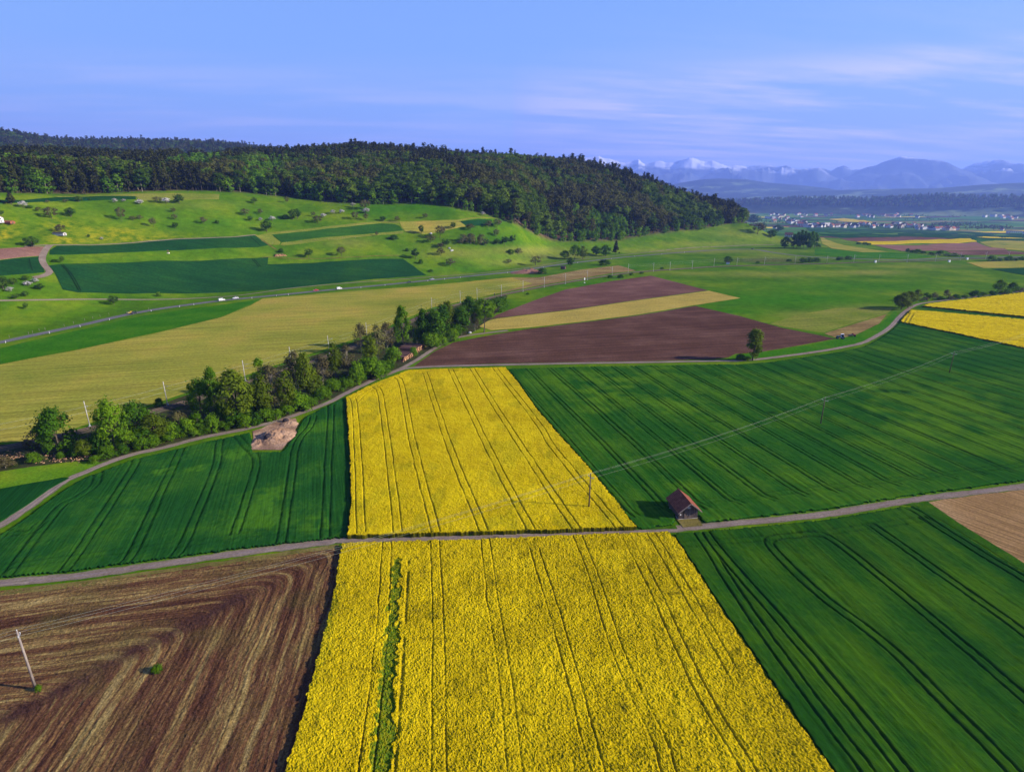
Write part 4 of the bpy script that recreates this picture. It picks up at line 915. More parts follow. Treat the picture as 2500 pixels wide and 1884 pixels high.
rh = [(2200, 756, 712, 34, 'olive'), (2217, 752, 709, 36, 'olive'), (2238, 735, 705, 18, 'olive'), (2261, 731, 713, 15, 'dark'), (2279, 732, 713, 18, 'bare'), (2309, 729, 707, 14, 'bare'), (2298, 732, 722, 22, 'bushdark'), (2334, 730, 717, 18, 'bushdark'), (2378, 725, 707, 22, 'bushdark'), (2400, 722, 710, 24, 'bush'), (2423, 720, 709, 22, 'bushdark'),
      (2438, 718, 682, 24, 'tall'), (2470, 715, 688, 20, 'tall'), (2452, 717, 703, 26, 'bush'), (2490, 713, 701, 24, 'bushbare'), (2515, 711, 690, 24, 'tall'), (2560, 706, 680, 26, 'tall'), (2540, 709, 698, 30, 'bush'), (2255, 734, 724, 18, 'bushbare'), (2320, 731, 722, 18, 'bushbare'), (2355, 727, 718, 18, 'bush')]
plant_list(rh, 'in the hedge behind the right rapeseed', 'trees and bushes of the right hedge')
def sub(x0, y0, s, lst): return [(x0 + a*s, y0 + b*s, y0 + c*s, d*s, k) for a, b, c, d, k in lst]
hl = sub(0, 440, .192, [(150,310,150,110,'spruce'),(300,355,260,90,'blossom'),(375,357,315,70,'bushdark'),(660,490,340,140,'orchbare'),(905,465,340,110,'orch'),(1005,278,195,85,'orch'),(610,290,250,60,'orchbare'),(835,290,240,80,'orchbare'),(1140,255,230,30,'bushdark'),(1465,290,225,60,'blossom'),(1570,275,235,50,'blossom'),(1775,310,240,80,'blossom'),(1550,515,345,95,'orchbare'),(1690,512,450,90,'orchbare'),(1780,505,440,80,'orchbare'),(1955,600,470,80,'orchbare'),(2010,290,210,95,'orchbare'),(775,672,560,105,'orchbare'),(415,852,710,150,'orch'),(20,440,380,60,'orch'),(490,400,340,60,'orchbare'),(1130,722,680,30,'bushdark'),(1295,757,718,60,'blossom'),(795,1037,960,50,'orch'),(690,1042,1000,55,'bushdark'),(745,1045,1005,45,'bushdark'),(40,1305,1225,85,'orch'),(170,1325,1240,115,'orch'),(40,1385,1270,130,'orch'),(330,1275,1205,95,'orch'),(455,1305,1240,85,'blossom'),(360,1345,1280,85,'blossom'),(520,1392,1310,115,'orch'),(130,1420,1350,95,'blossom'),(330,1480,1405,75,'orch'),(205,1510,1440,85,'orch'),(1455,1588,1460,105,'orch'),(2025,1478,1415,55,'bush'),(335,1640,1555,55,'orch'),(90,1330,1250,80,'orch')])
hl += sub(400, 440, .192, [(30,300,220,95,'blossom'),(200,300,175,115,'orch'),(1150,300,210,75,'orch'),(1040,452,360,95,'orchbare'),(1230,432,360,65,'orchbare'),(1230,520,470,50,'blossom'),(1310,655,500,125,'orch'),(1380,520,455,90,'blossom'),(1100,520,450,60,'orch'),(1640,502,365,100,'orch'),(1700,495,360,90,'orch'),(1545,492,430,85,'bushdark'),(120,412,350,60,'orchbare'),(140,502,430,65,'orchbare'),(150,612,530,65,'orch'),(510,557,460,80,'orchbare'),(680,552,500,45,'bushdark'),(1900,462,400,50,'orchbare'),(1960,542,450,110,'orchbare'),(2030,480,420,90,'blossom'),(1840,985,865,105,'orch'),(1490,920,860,60,'bushdark'),(1565,290,210,60,'orchbare')])
hl += sub(800, 440, .192, [(65,432,370,85,'blossom'),(180,427,370,85,'blossom'),(485,422,350,95,'blossom'),(475,380,250,125,'orchbare'),(320,345,280,60,'blossom'),(350,505,400,80,'orchbare'),(490,512,420,60,'orchbare'),(705,522,455,75,'orch'),(885,532,450,65,'orchbare'),(1240,490,420,60,'orchbare'),(1190,682,565,65,'orch'),(1595,617,530,65,'orch'),(1430,732,570,125,'orchbare'),(1310,792,700,135,'orchbare'),(1720,805,680,120,'bushbare'),(1820,805,670,120,'bushbare'),(1960,822,680,110,'bushbare'),(2020,837,740,65,'orch'),(1815,637,550,110,'orchbare'),(2040,602,510,95,'orchbare'),(1970,452,395,75,'blossom'),(840,752,690,120,'bushdark'),(1010,902,860,45,'bushdark'),(1120,1000,860,95,'orch'),(1185,1062,1000,55,'bushdark'),(1440,962,850,95,'orchbare'),(1500,852,740,100,'orch'),(1440,872,790,80,'orchbare'),(180,962,840,105,'orchbare'),(1560,1092,990,120,'orchbare'),(1310,1162,1130,110,'bushdark'),(625,712,650,40,'orchbare')])
hl += sub(1200, 440, .192, [(70,602,490,110,'orchbare'),(60,722,620,70,'orchbare'),(70,822,740,85,'orch'),(165,822,710,95,'orch'),(275,797,690,75,'orch'),(345,932,860,85,'bushbare'),(245,937,870,80,'bushdark'),(560,1082,960,135,'orchbare'),(220,1062,1000,70,'orchbare'),(650,1192,1100,110,'bushdark'),(1000,1102,970,85,'orch')])
plant_list(hl, 'on the hillside meadow', 'scattered trees of the hillside meadow')
vl = sub(1200, 440, .192, [(1440,1082,1000,150,'bushdark'),(930,1002,890,120,'round'),(1060,1005,820,130,'round'),(1160,1002,830,120,'olive'),(1330,955,830,110,'dark'),(1450,965,810,120,'dark'),(1580,942,770,70,'spruce'),(1640,1242,1190,75,'bushdark'),(1780,1212,1170,55,'bushdark'),(1910,1192,1160,60,'bushdark'),(1510,1242,1200,65,'bushdark'),(460,1455,1425,40,'bushdark')])
vl += sub(1600, 480, .192, [(925,848,755,100,'dark'),(85,925,895,130,'bushdark'),(1300,850,820,70,'bushdark'),(1250,345,225,130,'dark'),(1200,330,260,80,'dark'),(1300,475,330,150,'orchbare'),(1360,410,330,110,'dark'),(1480,517,410,110,'dark'),(1560,445,350,90,'dark'),(1640,655,500,110,'dark'),(1220,390,345,80,'orchbare'),(1880,840,770,90,'bushdark'),(1960,835,765,80,'bushdark'),(2040,830,770,90,'bushdark'),(1700,825,790,60,'bushdark'),(1600,420,380,60,'bushdark'),(2060,640,580,70,'bush')])
vl += sub(1600, 480, .192, [(1755,655,470,75,'talldark'),(1800,660,440,75,'talldark'),(1840,660,410,70,'talldark'),(1885,655,425,70,'talldark'),(1930,665,450,75,'talldark'),(1975,660,430,70,'talldark'),(2020,650,455,75,'talldark'),(1960,668,560,60,'dark')])
vl += sub(2100, 560, .192, [(-20,190,160,90,'bushdark'),(60,195,158,80,'bushdark'),(110,200,168,50,'bushdark'),(600,285,235,40,'bushdark'),(660,290,255,70,'bushdark'),(730,300,245,80,'bush'),(800,310,270,90,'bushdark'),(900,325,285,80,'bushdark'),(1010,330,260,90,'bushdark'),(1100,340,300,80,'bush'),(1200,345,295,80,'bushdark'),(1300,350,325,60,'bushdark'),(1670,405,320,90,'bush'),(1760,405,360,80,'bushdark'),(1880,400,330,80,'bushdark'),(1960,400,360,80,'bushdark'),(2060,395,340,90,'bushdark'),(-150,385,330,80,'bushdark'),(-260,390,340,80,'bushdark')])
plant_list(vl, 'on the valley floor', 'trees and bushes of the valley floor')
plant_list([(384, 1640, 1622, 22, 'bush')], 'growing alone in the turned brown stubble', None)
plant_list([(95, 1686, 1678, 13, 'bush')], 'at the foot of the near power pole', None)

# ------------------------------------------------------------------ hillside forest
def forest_mesh(seed, env, lm, bm_, h0, nc, n, sz, cr, tr):
    rng = np.random.default_rng(seed)
    (V, q, tone), cent = crown(rng, env, h0, .97, nc, n, sz, cr, .55)
    V[:, 2] *= 1/V[:, 2].max()
    k = 6; an = np.arange(k)*2*math.pi/k
    r0, r1 = tr, tr*.4
    tv = np.vstack([np.column_stack([r0*np.cos(an), r0*np.sin(an), an*0-.02]), np.column_stack([r1*np.cos(an), r1*np.sin(an), an*0+.8])])
    tq = np.array([(i, (i+1) % k, k+(i+1) % k, k+i) for i in range(k)]) + len(V)
    return mesh_np('forest_tree', np.vstack([V, tv]), np.vstack([q, tq]), [M[lm], M[bm_]], dict(tone=np.concatenate([tone, np.zeros(k)])), np.concatenate([np.zeros(len(q)), np.ones(k)]))
def env_fb(t): return .25*math.sqrt(max(.03, 1-(2*t-1.0)**2*.95))
FP = []
for s in range(3): FP.append(forest_mesh(100+s, env_fb, 'lf_forest', 'bark_pale', .22, 26, 620, .046, .10, .012))
for s in range(3): FP.append(forest_mesh(120+s, env_fb, 'lf_forest_brown', 'bark_pale', .26, 28, 560, .043, .095, .011))
for s in range(2): FP.append(forest_mesh(140+s, env_tall, 'lf_young', 'bark_pale', .06, 24, 560, .05, .10, .011))
for s in range(3): FP.append(forest_mesh(160+s, env_spr, 'lf_spruce', 'bark', .04, 34, 460, .042, .055, .011))
rng = np.random.default_rng(5)
def grid_pts(x0, x1, y0, y1, sp):
    gx, gy = np.meshgrid(np.arange(x0, x1, sp), np.arange(y0, y1, sp))
    return (gx + rng.uniform(-.45, .45, gx.shape)*sp).ravel(), (gy + rng.uniform(-.45, .45, gy.shape)*sp).ravel()
az_end = math.atan2(*ray(1608*K, 470*K)[:2])
def forest_pts(sp, lo, hi):
    x, y = grid_pts(-2200, 900, 250, 2800, sp)
    az, D = np.arctan2(x, y), np.hypot(x, y)
    e, c = np.interp(az, AZ, SD[3]), np.interp(az, AZ, SD[4])
    wob = (fbm(x/25, y/25, 91, 2)-.5)*14
    if lo == 'edge': mk = (D > e + 3 + wob*.5) & (D < c + 140)
    else: mk = (D > 1500) & (D < 2720) & (az < R_(-3))
    mk &= (az < az_end) & (az > R_(-56))
    return x[mk], y[mk]
fx1, fy1 = forest_pts(7.6, 'edge', 0)
fx2, fy2 = forest_pts(12.5, 'far', 0)
FX, FY = np.concatenate([fx1, fx2]), np.concatenate([fy1, fy2]); FZ = hz(FX, FY)
px, py = proj(np.column_stack([FX, FY, FZ]))
def pin(poly): return inside(np.array(poly, float), px + (rng.random(px.shape)-.5)*14, py + (rng.random(px.shape)-.5)*8)
u = rng.random(len(FX)); cl = fbm(FX/60, FY/60, 33, 3); cl2 = fbm(FX/45, FY/45, 47, 3)
crest = np.interp(np.arctan2(FX, FY), AZ, SD[4]) - np.hypot(FX, FY)
ps = np.where(px < 700, np.where(py < 432, .92, .30), np.where(px < 1150, np.where(py < 408, .72, .18), np.where(crest < 40, .4, .10))) + (cl-.5)*2.4
ps = np.where(np.hypot(FX, FY) > 1500, .45 + (cl-.5), ps)
pb = np.where((px > 950) & (px < 1500), .62, .35) + (cl2-.5)*3.2
spr = u < ps; brn = rng.random(len(FX)) < pb
kd = np.where(spr, 8 + rng.integers(0, 3, len(FX)), np.where(brn, 3 + rng.integers(0, 3, len(FX)), rng.integers(0, 3, len(FX))))
yng = pin([(415, 436), (440, 414), (500, 396), (590, 376), (606, 392), (560, 412), (520, 432), (480, 444)]) | pin([(1372, 505), (1440, 524), (1530, 548), (1600, 572), (1625, 588), (1500, 594), (1440, 592), (1400, 565)]) | pin([(600, 420), (690, 410), (700, 460), (640, 478), (600, 460)]) | pin([(0, 430), (80, 425), (100, 450), (0, 455)])
kd = np.where(yng & (rng.random(len(FX)) < .9), 6 + rng.integers(0, 2, len(FX)), kd)
edge_gap = np.hypot(FX, FY) - np.interp(np.arctan2(FX, FY), AZ, SD[3])
lowedge = (edge_gap < np.where(px > 1300, 26, 11)) & (rng.random(len(FX)) < .6)
kd = np.where(lowedge & (kd < 6), 6 + rng.integers(0, 2, len(FX))*0, kd)
fh = np.where(kd >= 8, rng.uniform(22, 31, len(FX)), np.where(kd >= 6, rng.uniform(11, 16, len(FX)), rng.uniform(19, 26, len(FX))))
fh = np.where((kd >= 6) & (kd < 8) & (py < 500), rng.uniform(18, 24, len(FX)), fh)
fh = np.where((crest < 30) & (kd >= 8) & (rng.random(len(FX)) < .15), fh*1.2, fh)
fh = np.where(lowedge, fh*.85, fh)
fr = rng.uniform(0, 6.28, len(FX)); fw = rng.uniform(.85, 1.25, len(FX)) * np.where(kd >= 8, .95, 1.12)
order = np.argsort(np.hypot(FX, FY) - 60*(kd == 6))
vis = [i for i in order if edge_gap[i] < 60]
nb = ns = 0; indiv = np.zeros(len(FX), bool)
for i in vis:
    sp_ = kd[i] >= 8
    if sp_ and ns < 120: ns += 1
    elif not sp_ and nb < 290: nb += 1
    else: continue
    indiv[i] = True
    o = link('spruce_tree' if sp_ else 'forest_tree', FP[kd[i]], None, (FX[i], FY[i], FZ[i]-.3), fr[i], (fh[i]*fw[i], fh[i]*fw[i], fh[i]))
    if sp_: tag(o, 'dark pointed spruce along the lower edge of the hillside forest', 'tree', 'spruces of the forest edge')
    else: tag(o, 'leafy broadleaf tree along the lower edge of the hillside forest', 'tree', 'broadleaf trees of the forest edge')
PROTO_OBJ = {}
def scatter(name, X, Y, Z, kind, h, w, rz, label, protos):
    """one object: points carrying tree instances (a wood nobody could count)"""
    me = bpy.data.meshes.new(name); n = len(X)
    me.vertices.add(n); me.vertices.foreach_set('co', np.column_stack([X, Y, Z]).astype(np.float32).ravel())
    for a, v, ty in (('kind', kind, 'INT'), ('rz', rz, 'FLOAT')):
        A = me.attributes.new(a, ty, 'POINT'); A.data.foreach_set('value', np.asarray(v, np.int32 if ty == 'INT' else np.float32))
    A = me.attributes.new('scl', 'FLOAT_VECTOR', 'POINT'); A.data.foreach_set('vector', np.column_stack([w, w, h]).astype(np.float32).ravel())
    o = link(name, me); tag(o, label, None, None, 'stuff')
    ng = bpy.data.node_groups.new(name, 'GeometryNodeTree')
    ng.interface.new_socket('Geometry', in_out='INPUT', socket_type='NodeSocketGeometry'); ng.interface.new_socket('Geometry', in_out='OUTPUT', socket_type='NodeSocketGeometry')
    N, Lk = ng.nodes, ng.links
    gi, go, jn = N.new('NodeGroupInput'), N.new('NodeGroupOutput'), N.new('GeometryNodeJoinGeometry')
    def na(nm, ty):
        nd = N.new('GeometryNodeInputNamedAttribute'); nd.data_type = ty; nd.inputs[0].default_value = nm; return nd.outputs[0]
    ki, rr, sc = na('kind', 'INT'), na('rz', 'FLOAT'), na('scl', 'FLOAT_VECTOR')
    cx = N.new('ShaderNodeCombineXYZ'); Lk.new(rr, cx.inputs[2])
    for k, ob in protos.items():
        oi = N.new('GeometryNodeObjectInfo'); oi.inputs[0].default_value = ob; oi.inputs['As Instance'].default_value = True
        ip = N.new('GeometryNodeInstanceOnPoints'); cm = N.new('FunctionNodeCompare'); cm.data_type = 'INT'; cm.operation = 'EQUAL'
        Lk.new(ki, cm.inputs[2]); cm.inputs[3].default_value = k
        Lk.new(gi.outputs[0], ip.inputs['Points']); Lk.new(cm.outputs[0], ip.inputs['Selection']); Lk.new(oi.outputs['Geometry'], ip.inputs['Instance'])
        Lk.new(cx.outputs[0], ip.inputs['Rotation']); Lk.new(sc, ip.inputs['Scale']); Lk.new(ip.outputs[0], jn.inputs[0])
    Lk.new(jn.outputs[0], go.inputs[0])
    md = o.modifiers.new('scatter', 'NODES'); md.node_group = ng
    return o
protos = {}
for ob in COL.objects:
    if ob.type == 'MESH' and ob.data in FP: protos.setdefault(FP.index(ob.data), ob)
for k in range(len(FP)):
    if k not in protos:
        i = np.nonzero(kd == k)[0][0]; indiv[i] = True
        protos[k] = tag(link('spruce_tree' if k >= 8 else 'forest_tree', FP[k], None, (FX[i], FY[i], FZ[i]-.3), fr[i], (fh[i], fh[i], fh[i])), 'forest tree high on the wooded hill', 'tree', 'trees high on the wooded hill')
r_ = ~indiv
near = r_ & (np.hypot(FX, FY) < 1480)
scatter('forest', FX[near], FY[near], FZ[near]-.3, kd[near], fh[near], (fh*fw)[near], fr[near], 'mixed spruce and broadleaf forest covering the hill', protos)
farm = r_ & ~near
scatter('forest', FX[farm], FY[farm], FZ[farm]-.3, kd[farm], fh[farm]*1.05, (fh*fw)[farm]*1.25, fr[farm], 'distant forest on the far ridge at the upper left', protos)

# ------------------------------------------------------------------ far ridges and alps
def ridge(name, sil, D, fd, bd, zb, mat, label, rough, seed, nd=26, res=.08, sharp=1.0, jag=0):
    xs = np.array([s[0] for s in sil], float); ys = np.array([s[1] for s in sil], float)
    az = np.array([math.atan2(*ray(x, y)[:2]) for x, y in sil]); zt = np.array([H + D*ray(x, y)[2]/math.hypot(*ray(x, y)[:2]) for x, y in sil])
    A = np.arange(az[0], az[-1], R_(res)); T = np.concatenate([np.linspace(-1, 0, nd), np.linspace(.1, 1, 8)])
    AA, TT = np.meshgrid(A, T, indexing='ij')
    Z0 = np.interp(AA, az, zt)
    DD = D + np.where(TT < 0, TT*fd, TT*bd)
    X, Y = DD*np.sin(AA), DD*np.cos(AA)
    Z0 = Z0 + (fbm(X/950, Y/950, seed+60, 5)-.5)*jag*np.where(TT < 0, (1+TT)**.5, 1) if jag else Z0
    fall = np.where(TT < 0, (1+TT)**1.25, (1-TT)**1.2)
    L_ = fd*.32
    sp = 1-np.abs(2*fbm(X/L_, Y/L_*.7, seed, 5)-1)*sharp
    nz = (sp-.72)*rough*np.sin(np.clip(-TT, 0, 1)*math.pi*.9+.15) * (Z0-zb)
    Z = zb + (Z0-zb)*fall + np.where(TT < 0, nz, 0)
    n0, n1 = AA.shape; ids = np.arange(n0*n1).reshape(n0, n1)
    q = np.stack([ids[:-1, :-1], ids[1:, :-1], ids[1:, 1:], ids[:-1, 1:]], -1).reshape(-1, 4)
    V = np.column_stack([X.ravel(), Y.ravel(), Z.ravel()])
    tag(link(name, mesh_np(name, V, q, [mat], smooth=True)), label, None, None, 'structure')
    return V
m, t = newmat('alpine_rock_and_snow'); p = t.pos(); sx = t.n('SeparateXYZ'); t.l(p, sx.inputs[0])
nn = t.noise(t.mapping(p, 0, (1100, 1100, 360)), 1.0, 5, 0.65)
hh = t.math('ADD', t.math('MULTIPLY', sx.outputs[2], 1/1240), t.math('MULTIPLY', t.math('SUBTRACT', nn, .5), 1.1))
rock = t.ramp(nn, [(.35, (.03, .05, .05)), (.65, (.09, .10, .11))])
t.finish(t.mix(t.ramp(hh, [(.64, 0.0), (.80, 1.0)]), rock, (.60, .61, .65)), .9)
M['alps'] = m
m, t = newmat('wooded_hills'); p = t.pos()
nn = t.noise(t.mapping(p, R_(15), (1100, 420, 90)), 1.0, 4, .6); n2 = t.noise(p, 1/120, 3)
t.finish(t.mix(.6, t.ramp(nn, [(.45, (.016, .030, .012)), (.56, (.03, .05, .02)), (.60, (.12, .17, .05)), (.72, (.16, .19, .07))]), t.ramp(n2, [(.3, .5), (.7, 1.5)]), 'MULTIPLY'), .9)
M['hills'] = m
ridge('mountains', [(1300, 420), (1380, 398), (1420, 388), (1450, 384), (1462, 382), (1475, 389), (1500, 392), (1530, 391), (1545, 387), (1560, 381), (1575, 394), (1600, 390), (1625, 396), (1650, 399), (1670, 392), (1690, 390), (1720, 399), (1740, 393), (1760, 395), (1790, 396), (1810, 399), (1830, 404), (1870, 402), (1900, 404), (1920, 399), (1940, 407), (1975, 408), (2000, 402), (2030, 410), (2045, 404), (2060, 400), (2080, 411), (2110, 408), (2200, 415), (2350, 410), (2380, 404), (2420, 402), (2450, 397), (2480, 400), (2500, 396), (2560, 398), (2700, 392), (2900, 404)], 20000, 5600, 2400, -60, M['alps'], 'hazy blue snow-capped alpine range on the right horizon', .9, 5, 40, .035, 1.6, 380)
ridge('mountains', [(1960, 462), (2040, 440), (2100, 417), (2140, 405), (2170, 393), (2200, 386), (2215, 389), (2230, 388), (2260, 391), (2285, 388), (2300, 390), (2330, 399), (2350, 409), (2400, 428), (2460, 452)], 18200, 4200, 2400, -60, M['alps'], 'broad hazy blue mountain with snow streaks in front of the alpine range', .7, 8, 36, .035, 1.5, 320)
ridge('hills', [(1560, 470), (1658, 447), (1708, 439), (1753, 436), (1822, 438), (1872, 446), (1950, 452), (2024, 460), (2100, 476)], 11200, 2300, 1800, -62, M['hills'], 'long bluish hill with meadows below the alps', .35, 15)
ridge('hills', [(1700, 475), (1900, 468), (2099, 463), (2199, 461), (2286, 460), (2335, 456), (2397, 451), (2500, 446), (2600, 441), (2800, 440)], 9600, 1900, 1500, -62, M['hills'], 'gently rising bluish hills at the right horizon', .35, 25)
rv = ridge('hills', [(1640, 496), (1800, 491), (1950, 485), (2149, 486), (2211, 482), (2273, 478), (2348, 481), (2500, 483), (2700, 482), (2900, 486)], 5600, 420, 800, -62, M['hills'], 'low dark wooded ridge beyond the village', .15, 35, 30, .10)
# woods on that ridge and copses on the plain
rv = rv[rv[:, 2] > -8]
k = rng.permutation(len(rv))[:2200]; rvx = rv[k] + np.column_stack([rng.normal(0, 15, len(k)), rng.normal(0, 20, len(k)), np.zeros(len(k))])
cop = []
for x, y, rx, ry, n in [(2010, 508, 60, 5, 90), (2110, 509, 60, 5, 110), (1985, 498, 40, 4, 60), (2180, 507, 60, 4, 90), (2250, 508, 50, 3, 70), (2400, 505, 90, 3, 140), (1850, 494, 60, 3, 70), (1930, 502, 30, 3, 40), (2290, 520, 20, 2, 14), (2420, 522, 30, 5, 50), (2480, 525, 20, 5, 30), (1840, 508, 25, 3, 20),
                        (1950, 520, 60, 5, 40), (2040, 520, 70, 3, 40), (2130, 524, 60, 4, 40), (2220, 527, 50, 3, 26), (1900, 540, 40, 6, 26), (1960, 548, 40, 6, 30), (2030, 550, 50, 5, 26), (2110, 553, 50, 4, 26), (2190, 552, 20, 6, 26), (2300, 551, 40, 5, 40), (2350, 550, 40, 6, 34), (2400, 556, 40, 5, 40), (2440, 557, 30, 4, 26), (2340, 530, 20, 3, 6), (2260, 538, 60, 4, 12), (1850, 535, 30, 8, 18), (2260, 558, 60, 3, 20)]:
    for _ in range(n if y < 514 else int(n*1.9)): cop.append(at(x + random.gauss(0, rx*.55), y + random.gauss(0, ry*.5)))
cop = np.array(cop); cop = cop[np.hypot(cop[:, 0], cop[:, 1]) < 6000]
Q = np.vstack([rvx, cop]); nQ = len(Q)
kk = np.where(rng.random(nQ) < .35, 8 + rng.integers(0, 3, nQ), rng.integers(0, 6, nQ)); hq = np.where(np.arange(nQ) < len(rvx), rng.uniform(22, 32, nQ), rng.uniform(6, 11, nQ))
scatter('far_woods', Q[:, 0], Q[:, 1], Q[:, 2]-.3, kk, hq, hq*rng.uniform(1.0, 1.5, nQ), rng.uniform(0, 6, nQ), 'dark copses and woods scattered over the far plain', protos)

# ------------------------------------------------------------------ houses
M['wall_white'] = plain('white_render', (.62, .61, .58), .8, .1, .08)
M['wall_cream'] = plain('cream_render', (.62, .55, .42), .8, .1, .08)
M['wall_grey'] = plain('grey_render', (.45, .44, .43), .8, .1, .1)
M['roof_brown'] = plain('brown_roof_tiles', (.10, .055, .04), .8, .1, .3, 3)
M['roof_red'] = plain('red_roof_tiles', (.26, .09, .05), .8, .1, .3, 3)
M['roof_dark'] = plain('dark_roof', (.05, .045, .045), .7, .2, .2, 3)
def house_parts(w, d, he, hr, flat=False):
    wb = MB(); rb = MB(); gb = MB()
    if flat:
        wb.box(-w/2, w/2, -d/2, d/2, 0, he); rb.box(-w/2-.15, w/2+.15, -d/2-.15, d/2+.15, he+.003, he+.35)
    else:
        wb.prism([(-w/2, 0), (w/2, 0), (w/2, he), (0, hr-.25), (-w/2, he)], -d/2, d/2)
        sl = (hr-he)/(w/2); o = .6
        for s in (-1, 1):
            rb.prism([(0, hr), (s*(w/2+o), he-o*sl), (s*(w/2+o), he-o*sl+.22), (0, hr+.24)], -d/2-.5, d/2+.5)
        rb.box(w*.18, w*.18+.6, -.4, .4, hr-.6, hr+.8)
    for s in (-1, 1):
        for f in range(int(he // 2.4)):
            for y in np.arange(-d/2+1.5, d/2-.8, 2.6):
                gb.box(min(s*w/2, s*(w/2+.03)), max(s*w/2, s*(w/2+.03)), y-.5, y+.5, .9+2.5*f, 2.1+2.5*f)
            for x in np.arange(-w/2+1.6, w/2-.9, 2.6):
                gb.box(x-.5, x+.5, min(s*d/2, s*(d/2+.03)), max(s*d/2, s*(d/2+.03)), .9+2.5*f, 2.1+2.5*f)
    return wb, rb, gb
HM = []
for i, (w, d, he, hr, fl, wm, rm) in enumerate([(9, 12, 5.2, 8.8, 0, 'wall_white', 'roof_brown'), (10, 11, 5.4, 9.2, 0, 'wall_cream', 'roof_red'), (8, 14, 5, 8, 0, 'wall_white', 'roof_dark'), (11, 18, 8, 9, 1, 'wall_white', 'roof_dark'), (9, 10, 5, 8.5, 0, 'wall_grey', 'roof_brown'), (9, 13, 5.6, 9, 0, 'wall_white', 'roof_red')]):
    wb, rb, gb = house_parts(w, d, he, hr, fl)
    HM.append((wb.mesh('wall', M[wm]), rb.mesh('roof', M[rm]), gb.mesh('window', M['glass']), ['white house with a brown gable roof', 'cream house with a red gable roof', 'long white house with a dark roof', 'white flat-roofed block', 'grey house with a brown gable roof', 'white house with a red gable roof'][i], fl))
def house(P, k, rz, sc, label, group, name='house'):
    e = empty(name, (P[0], P[1], P[2]-.15), rz, sc); tag(e, label, 'house', group)
    for nm, me in zip(('wall', 'roof', 'window'), HM[k][:3]): link(nm, me, e)
    return e
rows = [('in the nearest village row', 'houses of the nearest village row', 38, 1950, 2250, 549, 557, 1.0), ('below the wooded hill', 'houses at the foot of the hill', 30, 1872, 1970, 524, 548, 1.0), ('right of the village conifers', 'houses right of the conifers', 12, 2240, 2340, 558, 563, .9),
        ('in the second village row', 'houses of the second village row', 36, 2085, 2250, 518, 532, 1.15), ('in the farthest settlement', 'houses of the farthest settlement', 34, 1775, 1880, 489, 499, 1.3), ('in the right settlement', 'houses of the right settlement', 18, 2385, 2520, 516, 536, 1.2),
        ('amid the plain', 'houses in the middle of the plain', 12, 1960, 2110, 510, 528, 1.2)]
for where, grp, n, x0, x1, y0, y1, sc in rows:
    pts = sorted([(x0 + (x1-x0)*(i+random.uniform(.1, .9))/n, random.uniform(y0, y1), random.choice([0, 0, 1, 2, 3, 4, 5, 5])) for i in range(n)])
    cnt = {}; tot = {}
    for p_ in pts: tot[p_[2]] = tot.get(p_[2], 0)+1
    for x, y, k in pts:
        i = cnt.get(k, 0); cnt[k] = i+1
        pos = 'only one' if tot[k] == 1 else ordn(i) + ' such from left'
        house(at(x, y), k, random.choice([.3, .45, 1.9, 2.0, 1.2]) + random.uniform(-.2, .2), sc*random.uniform(1.3, 1.7), '%s %s, %s' % (HM[k][3], where, pos), grp)
house(at(1884, 534), 3, .3, (1.6, 1.4, 1.5), 'large white flat-roofed building left of the village', None)
house(at(1925, 579), 4, 1.1, (1.5, 1.4, 1.1), 'big farmhouse with a steep brown roof beside the poplar clump', None, 'farmhouse')
house(at(1892, 558), 2, .5, (1.1, 1.0, 1.0), 'small dark-roofed farm building on the slope behind the farmhouse', None, 'farmhouse')
house(at(2478, 569), 3, 1.45, (1.4, 2.6, .8), 'long white industrial hall at the right edge of the plain', None, 'hall')
house(at(2512, 573), 3, 1.45, (1.2, 1.6, .9), 'white hall right beside the long industrial hall', None, 'hall')
house(at(2446, 563), 1, .6, (.9, .9, 1.0), 'cream house with an orange-red roof left of the long industrial hall', None)
house(at(-6, 543), 5, .8, (.8, .8, .7), 'white farmhouse at the left edge of the hillside', None, 'farmhouse')

# small sheds, huts and posts
def shed(px_, w, d, he, hr, rz, wm, rm, label, name='shed', cat='shed'):
    P = at(*px_); wb, rb, gb = MB(), MB(), MB()
    wb.prism([(-w/2, 0), (w/2, 0), (w/2, he), (0, hr-.1), (-w/2, he)], -d/2, d/2)
    sl = (hr-he)/(w/2)
    for s in (-1, 1): rb.prism([(0, hr), (s*(w/2+.35), he-.35*sl), (s*(w/2+.35), he-.35*sl+.1), (0, hr+.12)], -d/2-.3, d/2+.3)
    gb.box(-.5, .5, -d/2-.04, -d/2, 0, min(1.9, he-.1))
    e = empty(name, (P[0], P[1], P[2]-.05), rz); tag(e, label, cat)
    wb.build('wall', M[wm], e); rb.build('roof', M[rm], e); gb.build('door', M['wood_dark'], e)
shed((146, 575), 3.5, 9, 1.9, 2.6, 1.5, 'wall_grey', 'roof_dark', 'low grey shelter under the brown tree on the left hillside')
shed((1375, 657), 3.5, 4.5, 2.6, 3.4, 1.2, 'roof_brown', 'roof_dark', 'small dark hut below the main road near the red soil heap', 'hut', 'hut')
shed((1777, 645), 2.6, 3.4, 2.2, 2.9, 1.2, 'wall_white', 'roof_dark', 'tiny white hut under the lone round tree by the railway', 'hut', 'hut')
shed((20, 546), 4, 9, 1.6, 2.3, 1.4, 'roof_red', 'roof_red', 'long low reddish shed at the left edge of the hillside')
def box_thing(px_, name, label, cat, parts, rz=0):
    P = at(*px_); e = empty(name, P, rz); tag(e, label, cat)
    for nm, mat, b in parts:
        mb = MB()
        for q_ in b: mb.box(*q_)
        mb.build(nm, M[mat], e)
    return e
